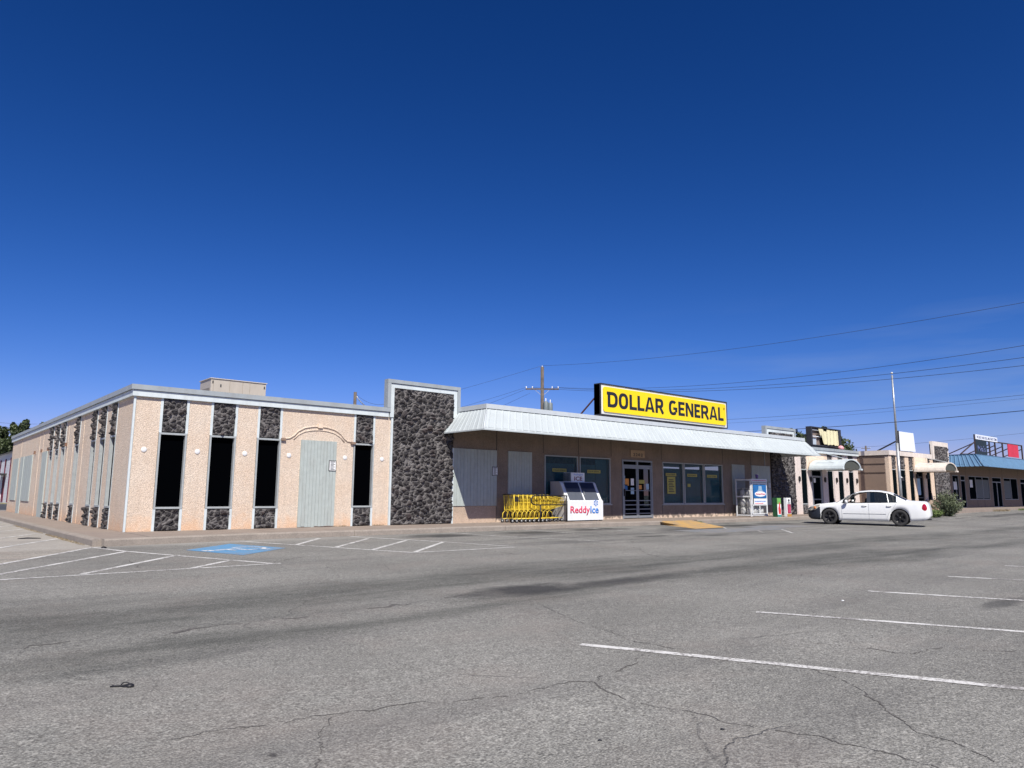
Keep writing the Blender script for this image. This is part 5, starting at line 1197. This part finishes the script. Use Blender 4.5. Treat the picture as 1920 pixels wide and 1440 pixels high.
        rr = min(rows, key=lambda r: abs(r[0]-2.42))[1]; MB().bar((2.42, side*(rr[7][0]+.004), rr[7][1]), (2.36, side*(rr[8][0]+.006), rr[8][1]), .022, .012).build("window_divider", M_galv, C_)
        # mirror sail
        MB().prism([(.52, .915), (.72, .92), (.72, 1.03)], 'y', side*.885, side*.87).build("mirror_sail", M_black, C_)
        hl = MB(); P_ = []
        for (ss, zz) in ((-.93, .66), (-.84, .715), (-.66, .775), (-.42, .835), (-.36, .83), (-.42, .75), (-.50, .67), (-.62, .60), (-.80, .585), (-.93, .60)):
            wv = interp(wid, ss); P_.append((ss-.006, side*(wv+.008), zz))
        c0 = (-.66, side*(interp(wid, -.66)+.02), .69); 
        for i in range(len(P_)): hl.face([c0, P_[i], P_[(i+1) % len(P_)]], 0, True)
        ho = hl.build("headlight", M_headl, C_)
        am = MB(); am.lathe([(0, -.02), (.055, -.015), (.05, .0)], (-.60, side*.878, .70), 'y', 14) if side < 0 else am.lathe([(0, .02), (.055, .015), (.05, 0)], (-.60, side*.878, .70), 'y', 14); am.build("indicator", M_amber, ho)
        tl = MB()
        def tp(a_, k_):
            ss = 3.765+.095*k_*math.cos(a_)*(1-.25*math.sin(a_)); zz = .77+.145*k_*math.sin(a_); wv = interp(wid, ss); return (ss+.006, side*(wv-.004+.020*(1-k_*k_)), zz)
        for i in range(16):
            a0, a1 = R(22.5*i), R(22.5*(i+1))
            tl.face([tp(a0, 0), tp(a0, .6), tp(a1, .6)], 0, True); tl.face([tp(a0, .6), tp(a0, 1), tp(a1, 1), tp(a1, .6)], 0, True)
        tl.lathe([(0, .02), (.05, .018), (.075, 0)], (3.90, side*.66, .80), 'x', 12)
        tl.build("tail_light", M_tail, C_)
    for (s, sd) in ((0, -1), (0, 1), (2.82, -1), (2.82, 1)):
        y = sd*.80; wl = MB(); o = sd
        wl.lathe([(.0, -.09*o), (.19, -.09*o), (.30, -.10*o), (.325, -.07*o), (.330, 0), (.325, .085*o), (.305, .105*o), (.225, .108*o), (.215, .09*o)], (s, y, .330), 'y', 36); wo = wl.build("wheel", M_rubber, C_)
        rm = MB(); rm.lathe([(.215, .095*o), (.205, .10*o), (.195, .05*o), (0, .045*o)], (s, y, .330), 'y', 36)
        for k in range(5):
            a = R(72*k+18+s*11)
            for d2 in (-.10, .10): rm.bar((s+.05*math.cos(a), y+.092*o, .33+.05*math.sin(a)), (s+.205*math.cos(a+d2), y+.092*o, .33+.205*math.sin(a+d2)), .02, .045)
        rm.lathe([(0, .11*o), (.05, .105*o), (.055, .07*o)], (s, y, .330), 'y', 16); rm.build("rim", M_wheel, wo)
        wa = MB()
        for i in range(16):
            a0, a1 = R(180*i/16-5), R(180*(i+1)/16); r1 = ra-.002; zc_ = .315
            wa.face([(s+r1*math.cos(a0), sd*.45, zc_+r1*math.sin(a0)), (s+r1*math.cos(a1), sd*.45, zc_+r1*math.sin(a1)), (s+r1*math.cos(a1), sd*.90, zc_+r1*math.sin(a1)), (s+r1*math.cos(a0), sd*.90, zc_+r1*math.sin(a0))])
        wa.face([(s+ra*math.cos(R(i*12)), sd*.5, .315+ra*math.sin(R(i*12))) for i in range(16)]); wa.build("wheel_arch", M_black, C_, recalc=False)
    it = MB()
    for y in (-.40, .40):
        it.prism([(1.05, .35), (1.58, .35), (1.72, .95), (1.60, 1.14), (1.48, 1.10), (1.42, .60), (1.05, .55)], 'y', y-.25, y+.25); it.prism([(1.54, 1.08), (1.68, 1.08), (1.68, 1.32), (1.54, 1.33)], 'y', y-.14, y+.14)
    it.box(.45, .85, -.78, .78, .4, .88); it.prism([(2.55, .4), (3.1, .4), (3.1, 1.05), (2.95, 1.05), (2.85, .6), (2.55, .58)], 'y', -.7, .7)
    it.build("seats", M_inner, C_)
    sw_ = MB(); sw_.tube([(.98+.07*math.sin(a), -.40+.18*math.cos(a), .93+.17*math.sin(a)) for a in [R(i*20) for i in range(19)]], .016, 6); sw_.build("steering_wheel", M_black, C_)
    it = MB(); it.box(-.6, 3.7, -.7, .7, .24, .27); it.build("underbody", M_black, C_)
    ex = MB(); ex.tube([(3.5, .45, .27), (3.95, .45, .27)], .03, 8); ex.build("exhaust_pipe", M_dark, C_)
    return tag(C_, "white four door sedan with black front bumper and black rims, parked nose to the kerb", "car")
car = make_car()
# local +x (tailwards) must point to world -y; near (left) side toward -x world
ang = math.atan2(-.957, .29)
car.rotation_euler = (0, 0, ang); car.scale = (.94, .95, 1.0)
near = Vector((26.03, -5.37, 0)); axis_dir = Vector((math.cos(ang), math.sin(ang), 0)); lat = Vector((-math.sin(ang), math.cos(ang), 0))
ctr = near+lat*.76*(1 if lat.x > 0 else -1); car.location = (ctr.x, ctr.y, gz(ctr.x, -6.5)+.0)

# ------------------------------------------------------------------ flagpole, utility poles, wires
FP = tag(empty("flagpole", (39.6, -3.0, gz(39.6, -3))), "tall silver flagpole with ball finial before the brown sided shop", "flagpole")
b = MB(); b.tube([(0, 0, 0), (0, 0, 4.2)], .085, 12); b.build("lower_shaft", M_galv, FP); b = MB(); b.tube([(0, 0, 4.2), (0, 0, 8.2)], [.066, .045], 12); b.build("upper_shaft", M_galv, FP)
b = MB(); b.lathe([(0, -.07), (.05, -.05), (.07, 0), (.05, .05), (0, .07)], (0, 0, 8.32), 'z', 12); b.build("ball_finial", simple("ball", (.55, .56, .5), .4), FP); b = MB(); b.box(-.02, .14, -.03, .03, 8.08, 8.14); b.build("truck_pulley", M_galv, FP)
bx("cleat_box", .05, .40, -.1, .1, 2.05-.0, 2.25, M_black, FP); MB().lathe([(0, -.06), (.07, 0), (0, .06)], (-.0, -.1, 2.22), 'z', 8).build("lamp_bulb", M_lamp, FP)
def pole(loc, h, r, label, arm=None, name="utility_pole"):
    t = tag(empty(name, loc), label, "utility pole"); b = MB(); b.tube([(0, 0, 0), (0, 0, h)], [r*1.15, r], 10); b.build("pole", M_wood, t); return t
PX, PY = 32.9, 20.0; zt_ = 10.75; z0p = gz(PX, PY)
UP = pole((PX, PY, z0p), zt_-z0p, .13, "tall wooden utility pole with crossarm and transformer cans behind the store roof")
def armparts(t, z, half, dirv, h=.11, ins=(-1, -.62, .62, 1)):
    d = Vector(dirv).normalized(); b = MB(); b.bar(-d*half+Vector((0, 0, z)), d*half+Vector((0, 0, z)), .10, h); b.build("crossarm", M_wood, t)
    for k in ins: q = d*half*k*.96+Vector((0, 0, z+.05)); MB().lathe([(.03, 0), (.05, .04), (.03, .09), (.05, .13), (.0, .17)], tuple(q), 'z', 8).build("insulator", M_paper, t)
    b = MB()
    for s in (-1, 1): b.bar(d*half*.45*s+Vector((0, 0, z-.05)), Vector((0, 0, z-.55)), .03)
    b.build("arm_brace", M_galv, t)
armd = (r_.x, r_.y, 0)
armparts(UP, 9.02-z0p, 1.28, armd)
for k, off in enumerate((.10, .44)):
    d = Vector(armd).normalized()*off; b = MB(); c = (d.x, d.y-.25, 7.1-z0p-.1*k); b.lathe([(0, 0), (.18, 0), (.19, .05), (.19, .86), (.15, .93), (0, .95)], c, 'z', 16); to = b.build("transformer", simple("transformer_grey", (.13, .16, .17), .5), UP)
    MB().lathe([(.03, .93), (.045, 1.0), (.03, 1.07), (.045, 1.13), (0, 1.2)], c, 'z', 8).build("bushing", M_paper, to)
MB().lathe([(.03, 0), (.05, .05), (.0, .12)], (0, 0, zt_-z0p), 'z', 8).build("pin_insulator", M_paper, UP)
UP2 = pole((19.62, 25, z0p), 8.02-z0p, .11, "weathered pole top showing above the roof left of the stone pylon")
b = MB(); P = [(0.1, 0, 7.75-z0p), (.35, -.0, 7.45-z0p), (.6, 0, 7.25-z0p), (.85, 0, 7.1-z0p), (1.0, 0, 6.8-z0p), (1.02, 0, 6.4-z0p)]; b.tube(P, .03, 6)
for i in range(4): b.lathe([(.02, 0), (.06, .03), (.02, .06)], (P[1][0]+.1*i, 0, P[1][2]-.09*i), 'z', 8)
b.build("jumper_wire", M_galv, UP2)
UP3 = pole((181.5, 60, 0), 13.6, .20, "distant crossarmed utility pole above the brown sided shop", name="utility_pole"); armparts(UP3, 12.95, 1.15, armd, .14)
def cable(pts, r, label, sag=0.0, name="power_line"):
    b = MB(); a = Vector(pts[0]); c = Vector(pts[-1]); P = []
    if len(pts) == 2:
        n = 24
        for i in range(n+1): t = i/n; q = a.lerp(c, t); q.z -= sag*4*t*(1-t); P.append(q)
    else: P = pts
    b.tube(P, r, 5); return tag(b.build(name, M_wire), label, "power line", "overhead power lines")
# points on camera rays at true distance: built between the pole and an unseen pole to the right
CAM = Vector((-4.5543, -20.2591, 1.0))
def at(px, py, hd):
    d = r_*((px-960)/1349.7)-u_*((py-720)/1349.7)+f_; k = hd/math.hypot(d.x, d.y); return CAM+d*k
top = Vector((PX, PY, zt_+.1)); dA = Vector(armd).normalized()
aL = Vector((PX, PY, 9.15))-dA*1.25; aM = Vector((PX, PY, 9.15))+dA*.8; aR = Vector((PX, PY, 9.15))+dA*1.25
cable([top, at(2050, 543, 34)], .009, "highest power line, sweeping up to the right edge of the sky", .55)
cable([aR, at(2050, 626, 34)], .010, "upper of the three close power lines right of the crossarm", .75)
cable([aM, at(2050, 652, 34)], .010, "middle of the three close power lines right of the crossarm", .75)
cable([aL+dA*.4, at(2050, 670, 34)], .010, "lowest of the three close power lines right of the crossarm", .75)
cable([at(1290, 812, 62), at(2050, 757, 36)], .016, "thick dark cable crossing low behind the flagpole", .25)
cable([at(1290, 790, 75), at(2050, 726, 60)], .012, "thin dashed looking line above the thick low cable", .3)
cable([at(1290, 797, 80), at(2050, 733, 65)], .008, "faintest line between the thin and the thick low cables", .3)
cable([top, at(600, 795, 62)], .009, "line dropping left from the pole top behind the stone pylon", .2)
cable([aL, at(650, 812, 64)], .009, "upper line dropping left from the crossarm", .3)
cable([aL+dA*.1+Vector((0, 0, -.1)), at(700, 822, 64)], .009, "middle line dropping left from the crossarm", .3)
cable([aL+dA*.3+Vector((0, 0, -.45)), at(760, 825, 64)], .009, "lower line dropping left from the crossarm", .3)
cable([at(668, 740, 52), at(725, 757, 52)], .010, "short slack line right of the pole top left of the pylon", .3)
cable([at(1480, 845, 150), at(1920, 812, 150)], .02, "distant faint line above the far shops", .4)
cable([at(-20, 790, 90), at(70, 795, 95)], .012, "faint line above the trees at far left", .1)

# ------------------------------------------------------------------ trees and weeds
def tree(loc, h, rx, rz, label, n, lsize, spiky=0.0, m=None, seed=1):
    random.seed(seed); t = tag(empty("tree", loc), label, "tree"); b = MB()
    b.tube([(0, 0, 0), (.1, .05, h*.35), (0, 0, h*.7)], [h*.035, h*.026, h*.012], 8)
    for k in range(7):
        a = k*2.4; b.tube([(0, 0, h*(.3+.05*k)), (rx*.3*math.cos(a), rx*.3*math.sin(a), h*(.42+.05*k)), (rx*.7*math.cos(a), rx*.7*math.sin(a), h*(.5+.055*k))], [h*.014, h*.009, h*.003], 5)
    b.build("trunk", M_bark, t)
    cl = []
    for k in range(110):
        d = Vector((random.gauss(0, 1), random.gauss(0, 1), random.gauss(0, 1))).normalized(); f = random.random()**.4
        c = Vector((d.x*rx*f, d.y*rx*f, h-rz+d.z*rz*f*(1.0))); cl.append((c, random.uniform(.16, .30)*rx, random.random()))
    if spiky:
        for k in range(60): a = random.random()*6.28; rr = rx*random.random()**.5; c = Vector((rr*math.cos(a), rr*math.sin(a), h-rz+rz*math.sqrt(max(0, 1-(rr/rx)**2))+random.random()*spiky)); cl.append((c, spiky*.35, random.random()))
    cur = [None]
    def gen():
        c, r, tn = random.choice(cl); cur[0] = tn
        d = Vector((random.gauss(0, 1), random.gauss(0, 1), random.gauss(0, 1))).normalized()*r*random.random()**.33
        if r < spiky*.4: d.z *= 2.2
        return c+d
    leaves("crown", m or M_leaf, gen, n, lsize, t, lambda p: cur[0]*.6+random.random()*.4); random.seed(seed+100); return t
tree((84.3, 25.5, 0), 9.0, 5.2, 4.2, "dark rounded tree rising behind the torn roof sign", 34000, .42, seed=3)
tree((1.5, 92, 0), 8.1, 6.0, 5.0, "dark green spiky topped tree at the far left edge", 34000, .36, spiky=1.0, seed=4)
tree((7.3, 86, 0), 8.2, 4.3, 4.2, "dark green tree just above the store's far left roof corner", 30000, .34, spiky=1.0, seed=5)
tree((-6.5, 90, 0), 7.6, 6.0, 5, "dark tree beyond the clapboard building, partly outside the left edge", 20000, .36, spiky=1.0, seed=6)
tree((66, 40, 0), 6.5, 2.2, 1.8, "small tree crown showing under the yellow roof sign", 3000, .2, seed=8)
random.seed(11)
def bush(loc, rx, ry, h, label, m, n, size, name="bush", cat="bush"):
    t = tag(empty(name, loc), label, cat); b = MB(); tips = []
    for k in range(70):
        a = random.random()*6.28; rr = random.random()**.6; e = Vector((rx*rr*math.cos(a), ry*rr*math.sin(a), h*random.uniform(.55, 1.0)*(1-.35*rr*rr))); tips.append(e)
        b.tube([(e.x*.15, e.y*.15, 0), (e.x*.6, e.y*.6, e.z*.55), tuple(e)], [.010, .007, .003], 4)
    b.build("stems", simple("stem_green", (.12, .13, .06), .8), t)
    def gen():
        e = random.choice(tips); f = random.random()**.6; p = Vector((e.x*(.15+.85*f), e.y*(.15+.85*f), e.z*f)); return p+Vector((random.gauss(0, .07), random.gauss(0, .07), random.gauss(0, .05)))
    leaves("foliage", m, gen, n, size, t, aspect=2.6); return t
bush((42.3, -4.5, gz(42.3, -4.5)), 1.0, .9, 1.55, "grey green weed bush growing at the kerb beside the stone pylon", M_bush, 5200, .075)
bush((40.3, -4.35, gz(40, -4.3)), .75, .6, .42, "low green weed clump between the car's tail and the bush", M_grass, 1800, .09, "weed_clump", "weeds")
def grass(loc, rx, ry, h, n, label, m=None, name="weed_tuft"):
    b = MB(); at_ = []
    for i in range(n):
        a = random.random()*6.28; rr = random.random()**.5; x, y = rx*rr*math.cos(a), ry*rr*math.sin(a); d = Vector((random.gauss(0, .5), random.gauss(0, .5), 1)).normalized()*h*random.uniform(.4, 1); s = Vector((random.uniform(-1, 1), random.uniform(-1, 1), 0)).normalized()*.008*(1+h*4)
        b.face([(x-s.x, y-s.y, 0), (x+s.x, y+s.y, 0), (x+d.x, y+d.y, d.z)])
    o = b.build(name, m or M_grass, recalc=False); A = o.data.attributes.new("tone", 'FLOAT_VECTOR', 'POINT'); tv = []
    for i in range(n): k = random.random(); tv += [k, 0, 0]*3
    A.data.foreach_set("vector", tv); o.location = loc; return tag(o, label, "weeds", kind="stuff")
grass((20.75, -2.33, -.14), .45, .1, .13, 260, "green weeds growing at the right end of the yellow ramp")
grass((56.5, -3.2, gz(56, -3.2)), 1.6, .3, .22, 420, "thin dry weeds along the kerb before the blue canopy shops, left patch", M_dry)
grass((63.5, -2.9, gz(60, -3)), 1.8, .3, .2, 420, "low green weeds along the kerb before the shops, middle patch")
grass((72.5, -2.9, gz(60, -3)), 3.0, .3, .22, 600, "low green weeds along the kerb before the shops, right patch")
grass((-1.24, .4, -.15), .07, 2.6, .035, 500, "dry grass stubble in the gutter beside the store's left kerb", M_dry)
grass((-1.24, 6.5, -.15), .06, 3.2, .03, 400, "dry gutter stubble further along the left kerb", M_dry)
for (x, y, l) in ((5.9, -.06, "leaf debris against the wall right of the boarded door"), (7.2, -.06, "leaf debris at the wall foot left of the stone pylon")):
    grass((x, y, 0), .22, .04, .06, 60, l, M_dry, "leaf_litter")
# ------------------------------------------------------------------ litter on the lot
DE = tag(empty("dropped_strap", (-3.27, -14.78, gz(0, -14.8))), "crumpled black strap lying on the asphalt at lower left", "strap")
def gpt(px, py, lift=.0):
    q = None; z = -.28
    for i in range(12):
        d = r_*((px-960)/1349.7)-u_*((py-720)/1349.7)+f_; k = (z-1.0)/d.z; q = CAM+d*k; z = gz(q.x, q.y)
    q.z += lift; return q
b = MB(); b.tube([(-.09, .075, .012), (-.02, .045, .016), (.04, .01, .02), (.09, -.02, .025)], [.012, .013, .010, .012], 6)
b.tube([(.02, .02, .02), (.06, .02, .055), (.10, -.01, .05), (.14, -.045, .02), (.12, -.07, .012), (.07, -.05, .012), (.03, -.01, .015)], .009, 6)
b.tube([(-.07, .10, .03), (-.04, .07, .018), (0, .035, .018)], .004, 5); b.lathe([(0, 0), (.05, .005), (.055, .02), (.03, .04), (0, .045)], (.12, -.05, 0), 'z', 10); b.build("strap", M_black, DE)
DE.scale = (.5, .5, .5)
def scrap(p, r, h, m, label, name="litter", cat="litter"):
    b = MB(); n = 9; b.lathe([(0, 0), (r, .001), (r*.8, h*.7), (0, h)], (0, 0, 0), 'z', n)
    for i, v in enumerate(b.v): b.v[i] = (v[0]*(1+.5*noise.noise(Vector(v)*30+Vector((p[0], 0, 0)))), v[1]*(1+.5*noise.noise(Vector(v)*25)), v[2])
    o = b.build(name, m); o.location = p; return tag(o, label, cat, "litter on the asphalt")
for (x, y, r, h, m, l) in ((-.84, -17.76, .014, .006, M_black, "small black scrap right of the long crack in the foreground"), (-1.52, -17.45, .012, .005, M_dark, "small dark scrap on the asphalt near the bottom centre"), (4.6, -15.9, .02, .012, M_paper, "tiny white scrap on the asphalt between the stall lines"),
                    (-1.05, -3.15, .05, .04, M_black, "small dark lump at the kerb corner by the hatching")):
    scrap((x, y, gz(x, y)+.001), r, h, m, l)
b = MB(); b.tube([(-.5, .1, .01), (-.1, .02, .02), (.2, -.03, .015), (.55, -.02, .01)], [.02, .05, .04, .02], 6); o = b.build("branch", M_black); o.scale = (.45, .6, .6); o.location = (-1.85, 1.0, gz(0, 1)); tag(o, "dark stick lying in the side parking bays at left", "branch")
